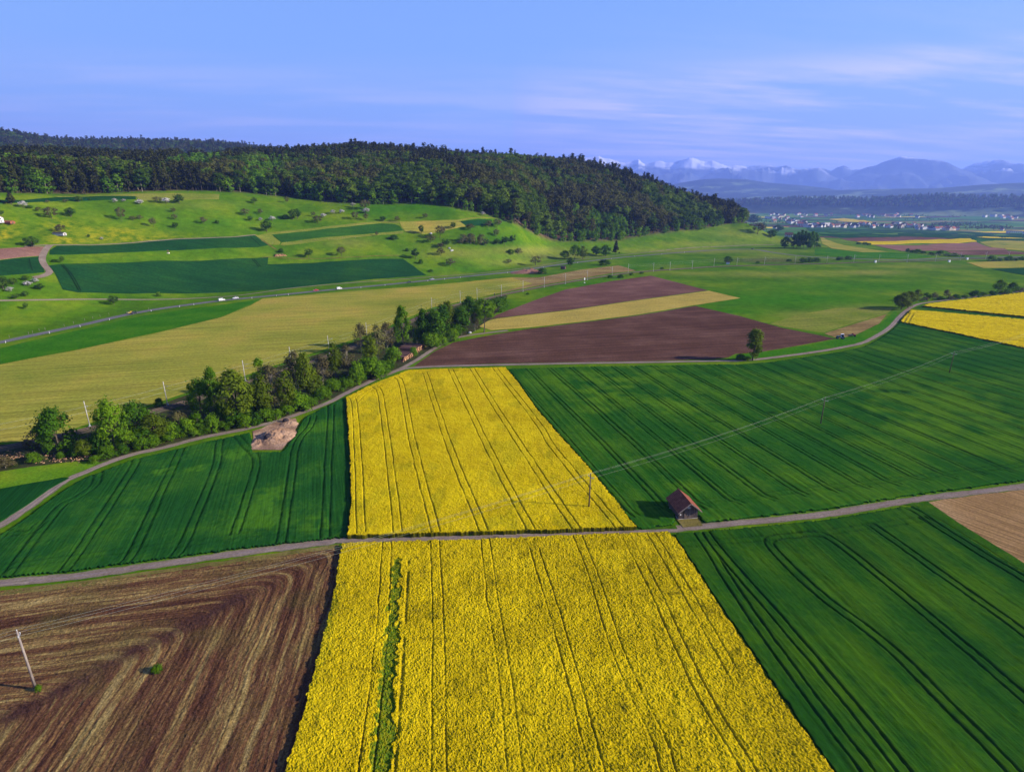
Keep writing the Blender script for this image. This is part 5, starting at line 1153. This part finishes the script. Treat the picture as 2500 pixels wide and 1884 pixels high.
box_thing((1427, 691), 'railway_signal', 'white and red railway signal beside the track', 'signal', [('mast', 'steel', [(-.08, .08, -.08, .08, 0, 4.6)]), ('signal_plate', 'white', [(-.45, .45, -.14, -.09, 2.6, 4.4)]), ('lamp_box', 'roof_red', [(-.3, .3, -.12, .12, 4.6, 5.3)]), ('base', 'wall_grey', [(-.5, .5, -.5, .5, 0, .7)])], .3)
box_thing((1207, 723), 'signal_post', 'short dark post beside the railway left of the masts', 'post', [('post', 'roof_dark', [(-.25, .25, -.25, .25, 0, 2.2)]), ('cap', 'steel', [(-.35, .35, -.35, .35, 2.203, 2.45)])])
for px_, lab in [((2137, 641), 'white relay cabinet at the left end of the far railway'), ((2317, 640), 'white relay cabinet by the level crossing'), ((2361, 634), 'small white cabinet right of the level crossing')]:
    box_thing(px_, 'relay_cabinet', lab, 'cabinet', [('body', 'white', [(-.9, .9, -.7, .7, 0, 2.2)]), ('lid', 'wall_grey', [(-1, 1, -.8, .8, 2.203, 2.35)])], .2)
box_thing((1211, 1316), 'marker_box', 'small brown wooden box on the edge of the farm lane', 'box', [('body', 'wood_pole', [(-.55, .55, -.3, .3, 0, .55)]), ('lid', 'wood_dark', [(-.62, .62, -.36, .36, .553, .62)])], .1)
box_thing((411, 619), 'wayside_shrine', 'tiny orange and white wayside post between the hillside strips', 'post', [('post', 'wood_dark', [(-.15, .15, -.15, .15, 0, 2.8)]), ('panel', 'log_end', [(-.6, .6, -.22, -.16, 1.8, 3.0)]), ('base', 'wall_cream', [(-.8, .8, -.8, .8, 0, .8)])])

# lumber and log piles: every log a thing of its own
mb = MB(); mb.tube((0, -1, 0), (0, 1, 0), .5, .46, 9, False); lm_ = mb
for s, r in ((-1, .5), (1, .46)):
    lm_.mi = 1; lm_.face([(r*math.cos(t_), s, r*math.sin(t_)) for t_ in np.linspace(0, 2*math.pi, 9, endpoint=False)])
LOG = lm_.mesh('log', M['log_bark'], M['log_end'])
def logpile(pa, pb, rows_, hl, r, where, rng_):
    A, B = at(*pa), at(*pb); d = (B-A)[:2]; Ln = np.linalg.norm(d); d /= Ln; nrm_ = np.array([-d[1], d[0]])
    if nrm_[1] < 0: nrm_ = -nrm_
    ang = math.atan2(nrm_[1], nrm_[0]) - math.pi/2; k = 0; n0 = int(Ln/(2*r))
    for row in range(rows_):
        n = n0 - row - (row > 2) - rng_.randrange(0, 3)*(row > 1)
        for i in range(n):
            s = r + (i + row*.5)*2*r + rng_.uniform(-.06, .06)*r
            jit = rng_.uniform(-.35, .35)
            c = A[:2] + d*s + nrm_*(hl + jit)
            o = link('log', LOG, None, (c[0], c[1], r + row*r*1.74 + A[2]), ang + rng_.uniform(-.04, .04), (2*r*rng_.uniform(.85, 1.0), hl, 2*r*rng_.uniform(.85, 1.0)))
            tag(o, 'felled log with an orange cut end in the %s' % where, 'log', 'logs of the ' + where)
rg = random.Random(4)
logpile((1014, 865), (1041, 847), 5, 4.5, .27, 'upper log pile by the gravel track', rg)
logpile((984, 884), (1012, 868), 4, 4.0, .27, 'lower log pile by the gravel track', rg)
logpile((671, 627), (702, 625), 4, 2.0, .3, 'lumber stack on the hillside path', rg)
o = tag(link('log', LOG, None, (*A2([(893, 930)])[0], .2), R_(-60), (.35, 3.6, .35)), 'single pale log lying at the edge of the gravel track', 'log')

# earth heaps
def heap(px_, rx, ry, h, seed, label, rz=0, mat='bare', name='earth_heap', wfac=1.0):
    P = at(*px_); n = 44
    g = np.linspace(-1, 1, n); X, Y = np.meshgrid(g, g, indexing='ij')
    r = np.hypot(X, Y); z = np.clip(1-r**1.6, 0, 1)*h*(.45 + .9*fbm(X*2.2+seed, Y*2.2, seed, 4)) + np.clip(1-r, 0, 1)**.5*(fbm(X*7, Y*7, seed+3, 3)-.5)*h*.5
    z = np.where(r > .98, -.15, z)
    ids = np.arange(n*n).reshape(n, n); q = np.stack([ids[:-1, :-1], ids[1:, :-1], ids[1:, 1:], ids[:-1, 1:]], -1).reshape(-1, 4)
    V = np.column_stack([(X*rx).ravel(), (Y*ry).ravel(), z.ravel()])
    return tag(link(name, mesh_np(name, V, q, [M[mat]]), None, P, rz), label, 'earth heap')
heap((676, 1066), 6.2, 6.8, 2.3, 3, 'large heap of reddish excavated earth beside the gravel track')
heap((632, 1080), 2.6, 5.0, .8, 9, 'low ochre earth bank left of the excavated heap')
heap((705, 1036), 3.2, 2.6, 1.0, 13, 'small greyish soil heap at the upper corner of the earth yard')
heap((1286, 667), 17, 5, 4.6, 21, 'reddish soil heap below the main road', .2, 'soil_red')
heap((70, 1124), 6, 2.4, 1.0, 17, 'dark brushwood and bark heap at the lower left end of the hedge', .3, 'litter')
M['rock_dark'] = plain('dark_root_wood', (.035, .028, .03), .9, .1, .4, 3)
def rock(P, s, seed, label, name='root_stump', mat='rock_dark', cat='stump'):
    bm = bmesh.new(); bmesh.ops.create_icosphere(bm, subdivisions=3, radius=1)
    for v in bm.verts:
        d = v.co.normalized(); v.co = d * (.7 + .7*float(fbm(np.array(d.x*2+seed+5), np.array(d.y*2+d.z*3+5), seed, 3)))
    me = bpy.data.meshes.new(name); bm.to_mesh(me); bm.free(); me.materials.append(M[mat])
    return tag(link(name, me, None, P, seed, s), label, cat)
P = at(656, 1075); rock((P[0], P[1], .9), (1.1, 1.5, 1.2), 3, 'dark uprooted stump lying against the excavated earth heap')
P = at(699, 1030); rock((P[0], P[1], .5), (1.1, .8, .8), 6, 'dark boulder at the top edge of the earth yard', 'boulder', 'rock_dark', 'boulder')
P = at(1147, 813); rock((P[0], P[1], .3), (1.3, .8, .5), 8, 'pale stone at the foot of the lollipop tree by the track', 'boulder', 'wall_grey', 'boulder')
for i, px_ in enumerate([(1102, 613), (1105, 612), (1097, 607), (1052, 571)]):
    P = at(*px_); rock((P[0], P[1], P[2]+.4), (1.2, 1.0, .9), 10+i, 'pale field stone among the bushes of the hillside meadow', 'boulder', 'wall_grey', 'boulder')['group'] = 'field stones on the hillside'
# broken branches and bark chips on the ground at the hedge end
mb = MB(); rgn = random.Random(3)
for _ in range(420):
    x, y = rgn.uniform(-10, 235), 0
    y = 1118 - (x-120)*.02 + rgn.gauss(0, 7)
    c = A2([(x, y)])[0]; a = rgn.uniform(0, 6.28); l = rgn.uniform(.2, .8); w = rgn.uniform(.04, .12)
    mb.mi = rgn.randrange(2)
    mb.tube((c[0]-l*math.cos(a)/2, c[1]-l*math.sin(a)/2, .12+rgn.uniform(0, .3)), (c[0]+l*math.cos(a)/2, c[1]+l*math.sin(a)/2, .12+rgn.uniform(0, .3)), w, w*.7, 4)
tag(mb.build('wood_litter', [M['log_end'], M['log_bark']]), 'broken wood and bark chips strewn at the lower left end of the hedge', None, None, 'stuff')

# ------------------------------------------------------------------ wooden barn
m, t = newmat('barn_boards'); tc = t.n('TexCoord').outputs['Object']
n1 = t.noise(t.mapping(tc, 0, (.16, .16, 6)), 1.0, 2); n2 = t.noise(t.mapping(tc, 0, (.05, .05, 1.2)), 1.0, 3)
t.finish(t.mix(.5, t.ramp(n1, [(.3, (.075, .055, .045)), (.5, (.125, .09, .072)), (.7, (.19, .14, .115))]), t.ramp(n2, [(.3, .6), (.7, 1.4)]), 'MULTIPLY'), .9, (n2, .4, .03), .1)
M['boards'] = m
m, t = newmat('clay_roof_tiles'); tc = t.n('TexCoord').outputs['Object']
n1 = t.noise(tc, 1.1, 4, .7); n2 = t.noise(t.mapping(tc, 0, (.3, .3, .3)), 1.0, 1)
t.finish(t.mix(.5, t.ramp(n1, [(.3, (.13, .04, .022)), (.5, (.21, .066, .036)), (.7, (.27, .10, .06))]), t.ramp(n2, [(.3, .6), (.7, 1.4)]), 'MULTIPLY'), .85, None, .1)
M['clay'] = m
barn = empty('wooden_barn', (40.2, 115.0, 0), R_(8)); tag(barn, 'small weathered wooden barn with an orange tiled gable roof by the farm lane', 'barn')
w, d, he, hr = 4.5, 6.0, 2.55, 4.35; sl = (hr-he)/(w/2)
mb = MB(); mb.prism([(-w/2, 0), (w/2, 0), (w/2, he), (0, hr-.14), (-w/2, he)], 0, d)
for i in range(19):
    x = -w/2 + .05 + i*(w-.1)/18
    top = he + (w/2-abs(x))*sl - .12
    mb.box(x-.03, x+.03, -.035, -.002, .05, top)
for s in (-1, 1):
    for i in range(24):
        y = .1 + i*(d-.2)/23
        mb.box(min(s*(w/2+.002), s*(w/2+.03)), max(s*(w/2+.002), s*(w/2+.03)), y-.03, y+.03, .05, he-.1)
mb.build('wall', M['boards'], barn)
mb = MB(); mb.box(-w/2-.06, w/2+.06, -.08, d+.08, -.1, .22); mb.build('plinth', M['wall_grey'], barn)
for x0, x1 in ((-1.05, -.02), (.02, 1.05)):
    mb = MB(); mb.box(x0, x1, -.10, -.04, .24, 2.2)
    for z in (.5, 1.85): mb.box(x0+.05, x1-.05, -.135, -.102, z, z+.14)
    dr = mb.build('door', M['boards'], barn)
    hb = MB(); hb.box((x0+x1)/2-.25*(1 if x0 < 0 else -1)*-1-.04, (x0+x1)/2-.25*(1 if x0 < 0 else -1)*-1+.04, -.16, -.137, 1.1, 1.3); hb.build('handle', M['steel'], dr)
for s in (-1, 1):
    mb = MB(); o_ = .62
    L0 = (w/2+o_); nrow = 11
    for r_i in range(nrow):                     # overlapping tile courses
        xa, xb = L0*(1-r_i/nrow), L0*(1-(r_i+1)/nrow)
        za, zb_ = hr - xa*sl, hr - xb*sl
        mb.prism([(s*xa, za+.09), (s*xb, zb_+.03), (s*xb, zb_+.07), (s*xa, za+.16)], -.85, d+.35)
    mb.build('roof', M['clay'], barn)
    mb = MB(); mb.prism([(0, hr-.02), (s*L0, hr-L0*sl-.02), (s*L0, hr-L0*sl+.08), (0, hr+.08)], -.80, d+.30); mb.build('roof_boards', M['wood_dark'], barn)
    mb = MB(); mb.prism([(s*.02, hr-.09), (s*L0, hr-L0*sl-.09), (s*L0, hr-L0*sl+.16), (s*.02, hr+.16)], -.90, -.853); mb.build('bargeboard', M['wood_pole'], barn)
mb = MB(); mb.tube((0, -.88, hr+.10), (0, d+.38, hr+.10), .11, .11, 8); mb.build('ridge_tiles', M['clay'], barn)
mb = MB(); mb.tube((-1.9, -.05, 1.35), (-1.9, -.09, 1.35), .17, .17, 14); mb.build('round_sign', M['white'], barn)
mb = MB(); mb.box(-.3, .3, -.06, -.037, 2.75, 3.15); mb.build('vent', M['wall_grey'], barn)

# ------------------------------------------------------------------ power line
PPX = [((88.5, 1683), 10.8), ((1437.6, 1246), 9.6), ((2003, 1036), None), ((2317, 912), None)]
tops = [None, None, 971, 859]
PP = []
for (p_, h_), ty in zip(PPX, tops):
    P = at(*p_); PP.append((P, h_ or ztop(P, ty)))
PP.append((np.array([PP[3][0][0] + 62, PP[3][0][1] + 35, 0.0]), 9.8)); PP.append((np.array([PP[0][0][0] - 80, PP[0][0][1] - 40, 0.0]), 10.5))
seq = [5, 0, 1, 2, 3, 4]
labs = {0: 'pale leaning power pole in the turned stubble at the lower left', 1: 'dark wooden power pole at the edge of the far rapeseed', 2: 'power pole in the middle of the broad wheat field', 3: 'power pole farthest away in the broad wheat field below the right rapeseed', 4: 'power pole hidden beyond the right edge', 5: 'power pole outside the left edge'}
ATT = {}
for n_, i in enumerate(seq):
    P, h_ = PP[i]
    nb_ = [PP[seq[j]][0] for j in (n_-1, n_+1) if 0 <= j < len(seq)]
    dirv = (nb_[-1] - nb_[0] if len(nb_) > 1 else nb_[0] - P)[:2]; ang = math.atan2(dirv[1], dirv[0]) + math.pi/2
    e = empty('power_pole', P, ang)
    if i < 4:
        tag(e, labs[i], 'power pole', 'poles of the power line')
        mt_ = M['wood_pole'] if i == 0 else M['wood_dark']
        mb = MB(); mb.tube((0, 0, -.2), (0, 0, h_), .19, .12, 10); mb.build('pole', mt_, e)
        mb = MB(); mb.box(-(.55 if i == 0 else 1.0), (.55 if i == 0 else 1.0), -.16, -.05, h_-.95, h_-.83); mb.build('crossarm', M['steel'], e)
    aw = .48 if i == 0 else .9; offs = [(-aw, h_-.62), (0, h_+.22), (aw, h_-.62)]
    ca, sa = math.cos(ang), math.sin(ang); ATT[i] = []
    for x, z in offs:
        if i < 4:
            mb = MB(); mb.tube((x, -.1 if x else 0, z-.22), (x, -.1 if x else 0, z), .07, .05, 8); mb.build('insulator', M['wall_grey'], e)
        yy = -.1 if x else 0
        ATT[i].append(np.array([P[0] + x*ca - yy*sa, P[1] + x*sa + yy*ca, P[2] + z]))
    if i >= 4: bpy.data.objects.remove(e)
for w_ in range(3):
    pts = []
    for a, b in zip(seq[:-1], seq[1:]):
        A, B = ATT[a][w_], ATT[b][w_]; Ls = np.linalg.norm(B-A)
        for s in np.linspace(0, 1, 25)[:-1]:
            q_ = A + (B-A)*s; pts.append((q_[0], q_[1], q_[2] - 4*s*(1-s)*Ls*.011))
    pts.append(tuple(ATT[seq[-1]][w_]))
    mb = MB(); mb.path(pts, [.010]*len(pts), 5)
    tag(mb.build('power_wire', M['wire']), '%s of the three power wires crossing the broad wheat field' % ('near side wire', 'middle and highest wire', 'far side wire')[w_], 'power wire', 'wires of the power line')

# ------------------------------------------------------------------ railway masts and contact wire
mast_px = [(228, 1037), (421, 983), (580, 931), (697, 894), (799, 859), (897, 827), (1054, 757), (1117, 739), (1173, 733), (1227, 723), (1280, 712), (1332, 702), (1384, 693), (1436, 684), (1488, 674), (1539, 666.5), (1590, 662.5), (1641, 660.5), (1693, 656), (1747, 651.5), (1800, 649.5), (1865, 647), (1943, 645.5), (2023, 643.5), (2085, 641), (2150, 640), (2210, 639.5), (2276, 637.5), (2338, 634.5), (2400, 632.5), (2460, 631), (2520, 630)]
mbs = MB(); mbs.box(-.13, .13, -.13, .13, 0, 1.5, .02); mbs.box(-.32, .32, -.32, .32, -.2, .25)
b_ = MB(); b_.tube((0, 0, 1.2), (0, 0, 8.6), .15, .11, 8); MAST = b_.mesh('mast', M['concrete']); FOOT = mbs.mesh('foot', M['steel'])
b_ = MB(); b_.tube((0, 0, 7.3), (2.7, 0, 7.5), .045, .045, 6); b_.tube((0, 0, 6.0), (2.7, 0, 7.45), .04, .04, 6); b_.tube((0, 0, 5.9), (2.9, 0, 5.7), .035, .035, 6); ARM = b_.mesh('bracket', M['steel'])
b_ = MB(); b_.tube((.25, 0, 7.32), (.6, 0, 7.35), .09, .09, 8); INS = b_.mesh('insulator', M['roof_brown'])
for i, p_ in enumerate(mast_px):
    P = at(*p_); j = np.argmin(np.hypot(RAIL[:, 0]-P[0], RAIL[:, 1]-P[1])); v = RAIL[j]-P[:2]; ang = math.atan2(v[1], v[0])
    j2 = min(j+1, len(RAIL)-1); T = RAIL[j2]-RAIL[j2-1]; T /= np.linalg.norm(T); Nn = np.array([-T[1], T[0]])
    Q_ = RAIL[j] + Nn*3.0*(1 if (P[:2]-RAIL[j]) @ Nn >= 0 else -1); sgn = -1 if (P[:2]-RAIL[j]) @ Nn >= 0 else 1
    e = empty('railway_mast', (Q_[0], Q_[1], float(hz(*Q_))), math.atan2(Nn[1]*sgn, Nn[0]*sgn))
    tag(e, 'pale railway mast beside the single track, %s from the left' % ordn(i), 'mast', 'masts along the railway')
    for nm, me in (('mast', MAST), ('foot', FOOT), ('bracket', ARM), ('insulator', INS)): link(nm, me, e)
for z_, nm in ((5.75, 'lower contact'), (7.5, 'upper carrier')):
    mb = MB(); mb.path([(p_[0], p_[1], float(hz(*p_))+z_) for p_ in RAIL[::3]], [.02]*len(RAIL[::3]), 4)
    tag(mb.build('contact_wire', M['wire']), 'overhead railway wire on the masts, the %s wire' % nm, 'overhead wire', 'overhead wires of the railway')

# ------------------------------------------------------------------ road posts and fence posts
b_ = MB(); b_.box(-.06, .06, -.05, .05, 0, 1.0, .01); DP = b_.mesh('post', M['white']); b_ = MB(); b_.box(-.064, .064, -.054, .054, .72, .88); DB = b_.mesh('band', M['tyre'])
b_ = MB(); b_.tube((0, 0, -.1), (0, 0, 1.35), .08, .07, 7); FPm = b_.mesh('fence_post', M['wood_pole'])
dp = sorted([(30*.36, 300+1490*.36)] + [(x*.36, 300+y*.36) for x, y in [(272, 1441), (507, 1387), (702, 1341), (1035, 1278), (1193, 1253), (1357, 1231), (1740, 1184), (1880, 1169)]] + [(600+x*.36, 300+y*.36) for x, y in [(210, 1169), (322, 1156), (780, 1116), (940, 1101), (1220, 1075), (1337, 1065), (1465, 1051), (1745, 1019)]] + [(1304, 660), (1340, 654), (1420, 643), (1500, 633), (1560, 627), (1620, 621), (1680, 617)])
for i, p_ in enumerate(dp):
    P = at(*p_); j = np.argmin(np.hypot(MAIN[:, 0]-P[0], MAIN[:, 1]-P[1])); T = MAIN[min(j+1, len(MAIN)-1)]-MAIN[max(j-1, 0)]; T /= np.linalg.norm(T); Nn = np.array([-T[1], T[0]])
    Q_ = MAIN[j] - Nn*3.9
    e = empty('road_post', (Q_[0], Q_[1], float(hz(*Q_))), math.atan2(T[1], T[0]), 1.25); tag(e, 'white marker post on the near side of the main road, %s from the left' % ordn(i), 'road post', 'marker posts along the main road')
    link('post', DP, e); link('band', DB, e)
fp = [(x*.36, 300+y*.36) for x, y in [(65, 1455), (195, 1433), (222, 1424), (267, 1410), (307, 1403), (437, 1380), (500, 1362), (575, 1340), (630, 1328), (680, 1315), (740, 1302), (860, 1292), (930, 1282), (1010, 1268)]]
for i, p_ in enumerate(fp):
    tag(link('fence_post', FPm, None, at(*p_), random.random()), 'grey wooden fence post on the far side of the main road, %s from the left' % ordn(i), 'fence post', 'fence posts above the main road')
for i, p_ in enumerate([(666, 596), (699, 593), (735, 591), (770, 588), (803, 586), (837, 583), (868, 582)]):
    tag(link('fence_post', FPm, None, at(*p_), random.random(), 1.3), 'dark fence post below the mown hillside path, %s from the left' % ordn(i), 'fence post', 'fence posts below the mown hillside path')

# ------------------------------------------------------------------ vehicles
def paint(name, c):
    m, t = newmat(name); out = t.n('OutputMaterial'); b = t.n('BsdfPrincipled'); b.inputs['Base Color'].default_value = (*c, 1); b.inputs['Roughness'].default_value = .3; b.inputs['Coat Weight'].default_value = .5
    t.l(b.outputs[0], out.inputs[0]); return m
M['lamp_white'] = plain('headlight_glass', (.8, .8, .78), .2); M['lamp_red'] = plain('tail_light', (.4, .02, .02), .3)
def car(px_, lane, col, label, kind='car', flip=False):
    P = at(*px_); j = np.argmin(np.hypot(MAIN[:, 0]-P[0], MAIN[:, 1]-P[1])); T = MAIN[min(j+2, len(MAIN)-1)]-MAIN[max(j-2, 0)]; T /= np.linalg.norm(T); Nn = np.array([-T[1], T[0]])
    Q_ = MAIN[j] + Nn*lane*1.6; ang = math.atan2(T[1], T[0]) + (math.pi if flip else 0)
    e = empty(kind, (Q_[0], Q_[1], float(hz(*Q_)) + .14), ang - math.pi/2, .84 if kind == 'van' else .95); tag(e, label, kind)
    pm = paint('car_paint', col)
    W = .88
    if kind == 'van':
        prof = [(-2.4, .35), (-2.45, 1.0), (-2.4, 2.05), (-2.1, 2.2), (1.05, 2.2), (1.6, 1.55), (2.35, 1.15), (2.45, .8), (2.4, .35)]; gl = [(1.1, 2.1), (1.62, 1.5), (.5, 1.5), (.5, 2.1)]
    else:
        prof = [(-2.05, .3), (-2.12, .7), (-2.0, .95), (-1.35, 1.0), (-.9, 1.38), (.35, 1.42), (1.0, .98), (1.95, .82), (2.1, .6), (2.05, .3)]; gl = [(-.85, 1.32), (.32, 1.36), (.9, 1.0), (-1.25, 1.0)]
    def pr(m_, prof_, x0, x1):
        a = [m_.bm.verts.new((x0, y, z)) for y, z in prof_]; b = [m_.bm.verts.new((x1, y, z)) for y, z in prof_]; n = len(prof_)
        m_.bm.faces.new(a); m_.bm.faces.new(b[::-1])
        for i in range(n): m_.bm.faces.new((a[i], b[i], b[(i+1) % n], a[(i+1) % n]))
    mb = MB(); pr(mb, prof, -W, W); bo = mb.build('body', pm, e)
    for s in (-1, 1):
        mb = MB(); pr(mb, gl, s*W - .0, s*(W+.012)); mb.build('side_window', M['glass'], bo)
        mb = MB(); mb.box(s*.62-.17, s*.62+.17, 2.06 if kind == 'car' else 2.42, 2.13 if kind == 'car' else 2.47, .55, .72); mb.build('headlight', M['lamp_white'], e)
        mb = MB(); mb.box(s*.68-.14, s*.68+.14, -2.16 if kind == 'car' else -2.49, -2.08 if kind == 'car' else -2.44, .62, .85); mb.build('tail_light', M['lamp_red'], e)
        for y in (-1.3, 1.35):
            mb = MB(); mb.tube((s*(W-.14), y, .32), (s*(W+.04), y, .32), .33, .33, 14); wh = mb.build('wheel', M['tyre'], e)
            mb = MB(); mb.tube((s*(W+.04), y, .32), (s*(W+.055), y, .32), .2, .2, 10); mb.build('rim', M['steel'], wh)
    mb = MB()
    if kind == 'car': mb.face([(-.72, .40, 1.40), (.72, .40, 1.40), (.76, .96, 1.02), (-.76, .96, 1.02)]); mb.face([(-.72, -.95, 1.37), (.72, -.95, 1.37), (.76, -1.3, 1.05), (-.76, -1.3, 1.05)])
    else: mb.face([(-.78, 1.1, 2.16), (.78, 1.1, 2.16), (.8, 1.58, 1.62), (-.8, 1.58, 1.62)])
    o_ = mb.build('windscreen', M['glass'], bo); o_.location = (0, .03 if kind == 'van' else .02, .03)
car((298, 767), 1, (.62, .42, .02), 'yellow car on the main road', 'car', True)
car((318, 767), -1, (.02, .025, .03), 'dark car right behind the yellow car on the main road', 'car')
car((537, 734), -1, (.6, .6, .6), 'white van left of the white car on the main road', 'van')
car((564, 729), 1, (.6, .6, .62), 'white car close behind the left white van on the main road', 'car', True)
car((771, 709), 1, (.40, .04, .03), 'red car on the main road', 'car', True)
car((828, 704), -1, (.6, .6, .6), 'white van right of the red car on the main road', 'van')
car((986, 690), -1, (.02, .035, .025), 'dark green car right of the white van on the main road', 'car')
car((1056, 683), 1, (.25, .27, .28), 'grey car farthest right in the row of traffic on the main road', 'car', True)
car((1838, 609), 1, (.05, .05, .055), 'dark car at the far road junction by the poplar clump', 'car', True)
# tractor and implement
P = at(2052, 827); tr = empty('tractor', P, R_(75), .9); tag(tr, 'dark green tractor parked at the corner of the ploughed field', 'tractor')
pm = paint('tractor_paint', (.02, .07, .03))
mb = MB(); mb.box(-.45, .45, .2, 2.4, .8, 1.65, .08); mb.build('bonnet', pm, tr)
mb = MB(); mb.box(-.8, .8, -1.5, .2, .9, 1.6); mb.box(-.8, .8, -1.4, .15, 2.75, 2.9); [mb.box(x-.05, x+.05, y-.05, y+.05, 1.6, 2.75) for x in (-.72, .72) for y in (-1.3, .08)]; mb.build('cab', M['white'], tr)
mb = MB(); mb.box(-.68, .68, -1.25, .03, 1.603, 2.74); mb.build('cab_window', M['glass'], tr)
for s in (-1, 1):
    for y, r, w_ in ((-.9, .85, .5), (1.8, .55, .35)):
        mb = MB(); mb.tube((s*.7, y, r), (s*(.7+w_), y, r), r, r, 18); wh = mb.build('wheel', M['tyre'], tr)
        mb = MB(); mb.tube((s*(.7+w_), y, r), (s*(.72+w_), y, r), r*.5, r*.5, 12); mb.build('rim', M['steel'], wh)
P = at(2084, 820); im = empty('seed_drill', P, R_(75), .9); tag(im, 'low reddish farm implement standing right of the tractor', 'implement')
mb = MB(); mb.box(-2.2, 2.2, -.5, .5, .6, 1.3, .15); mb.build('hopper', M['roof_red'], im)
mb = MB(); mb.box(-.1, .1, .5, 2.6, .6, .75); mb.box(-2.3, 2.3, -.6, -.503, .4, .55); mb.build('frame', M['steel'], im)
for s in (-1, 1):
    mb = MB(); mb.tube((s*2.3, 0, .5), (s*2.55, 0, .5), .5, .5, 14); mb.build('wheel', M['tyre'], im)

# ------------------------------------------------------------------ air, sky, sun, camera
HAZE = True
if HAZE:
    m = bpy.data.materials.new('haze'); m.use_nodes = True; t = NT(m)
    out = t.n('OutputMaterial'); v = t.n('VolumePrincipled')
    v.inputs['Color'].default_value = (.25, .39, .98, 1); v.inputs['Density'].default_value = 7.2e-5; v.inputs['Anisotropy'].default_value = .15
    t.l(v.outputs[0], out.inputs['Volume'])
    mb = MB(); mb.box(-25000, 25000, -25000, 25000, -66, 1620)
    tag(mb.build('haze', m), 'pale blue haze filling the valley air', None, None, 'stuff')
SUN_EL, SUN_AZ = R_(23), R_(98)          # azimuth clockwise from +Y
W = bpy.data.worlds.new('World'); scene.world = W; W.use_nodes = True
t = NT(W)
sky = t.n('TexSky', sky_type='NISHITA', sun_disc=False, sun_elevation=SUN_EL, sun_rotation=SUN_AZ, altitude=500, air_density=1.0, dust_density=.4, ozone_density=2.5)
tc = t.n('TexCoord').outputs['Generated']; sx = t.n('SeparateXYZ'); t.l(tc, sx.inputs[0])
z = sx.outputs[2]
grad = t.mix(1.0, t.ramp(z, [(.0, (.52, .62, .95)), (.10, (.27, .52, 1.0)), (.30, (.215, .43, .98)), (.48, (.20, .315, .93)), (.65, (.11, .22, .72)), (1.0, (.06, .12, .45))]), (7.1, 7.1, 7.1), 'MULTIPLY')
col = t.mix(.8, sky.outputs[0], grad)
# thin streaky cloud low in the sky, thickest to the right
zz = t.math('ADD', t.math('MAXIMUM', z, 0.0), .07)
cx = t.n('CombineXYZ'); t.l(t.math('DIVIDE', sx.outputs[0], zz), cx.inputs[0]); t.l(t.math('DIVIDE', sx.outputs[1], zz), cx.inputs[1])
n1 = t.noise(t.mapping(cx.outputs[0], R_(8), (3.4, .9, 1)), 1.5, 6, .62); n2 = t.noise(t.mapping(cx.outputs[0], R_(-4), (9, 3, 1)), 1.2, 4, .6)
right = t.ramp(sx.outputs[0], [(-.35, .25), (.05, .5), (.30, .85), (.5, 1.0)])
low = t.ramp(z, [(.0, .9), (.12, 1.0), (.155, .7), (.19, .12), (.26, .0)])
cl = t.ramp(t.math('ADD', t.math('MULTIPLY', n1, .62), t.math('MULTIPLY', n2, .38)), [(.44, 0.0), (.50, .35), (.58, 1.0)])
cf = t.math('MULTIPLY', t.math('MULTIPLY', cl, low), right, clamp=True)
veil = t.math('MULTIPLY', t.ramp(z, [(.0, .9), (.10, .6), (.20, .0)]), t.ramp(sx.outputs[0], [(-.4, .25), (-.1, .6), (.35, .45)]))
col = t.mix(veil, col, (3.1, 3.1, 5.4))
col = t.mix(t.math('MULTIPLY', cf, .95), col, (7.4, 6.4, 7.6))
bg = t.n('Background'); bg.inputs[1].default_value = .072; t.l(col, bg.inputs[0])
out = t.n('OutputWorld'); t.l(bg.outputs[0], out.inputs[0])
sl_ = bpy.data.lights.new('sun', 'SUN'); sl_.energy = 5.0; sl_.angle = R_(.53); sl_.color = (1.0, .90, .76)
so = bpy.data.objects.new('sun', sl_); COL.objects.link(so)
sd = Vector((math.sin(SUN_AZ)*math.cos(SUN_EL), math.cos(SUN_AZ)*math.cos(SUN_EL), math.sin(SUN_EL)))
so.rotation_euler = sd.to_track_quat('Z', 'Y').to_euler(); so.location = sd*900
cam = bpy.data.cameras.new('camera'); cam.sensor_width = 36; cam.lens = 36*F/2500; cam.clip_start = .5; cam.clip_end = 60000
co = bpy.data.objects.new('camera', cam); COL.objects.link(co); co.location = (0, 0, H); co.rotation_euler = (math.pi/2 - PIT, 0, 0)
scene.camera = co
scene.view_settings.view_transform = 'Standard'; scene.view_settings.look = 'None'; scene.view_settings.exposure = 1.12; scene.view_settings.gamma = 1
scene.cycles.use_denoising = True
scene.cycles.max_bounces = 6; scene.cycles.diffuse_bounces = 2; scene.cycles.volume_bounces = 1; scene.cycles.transmission_bounces = 2
scene.render.film_transparent = False
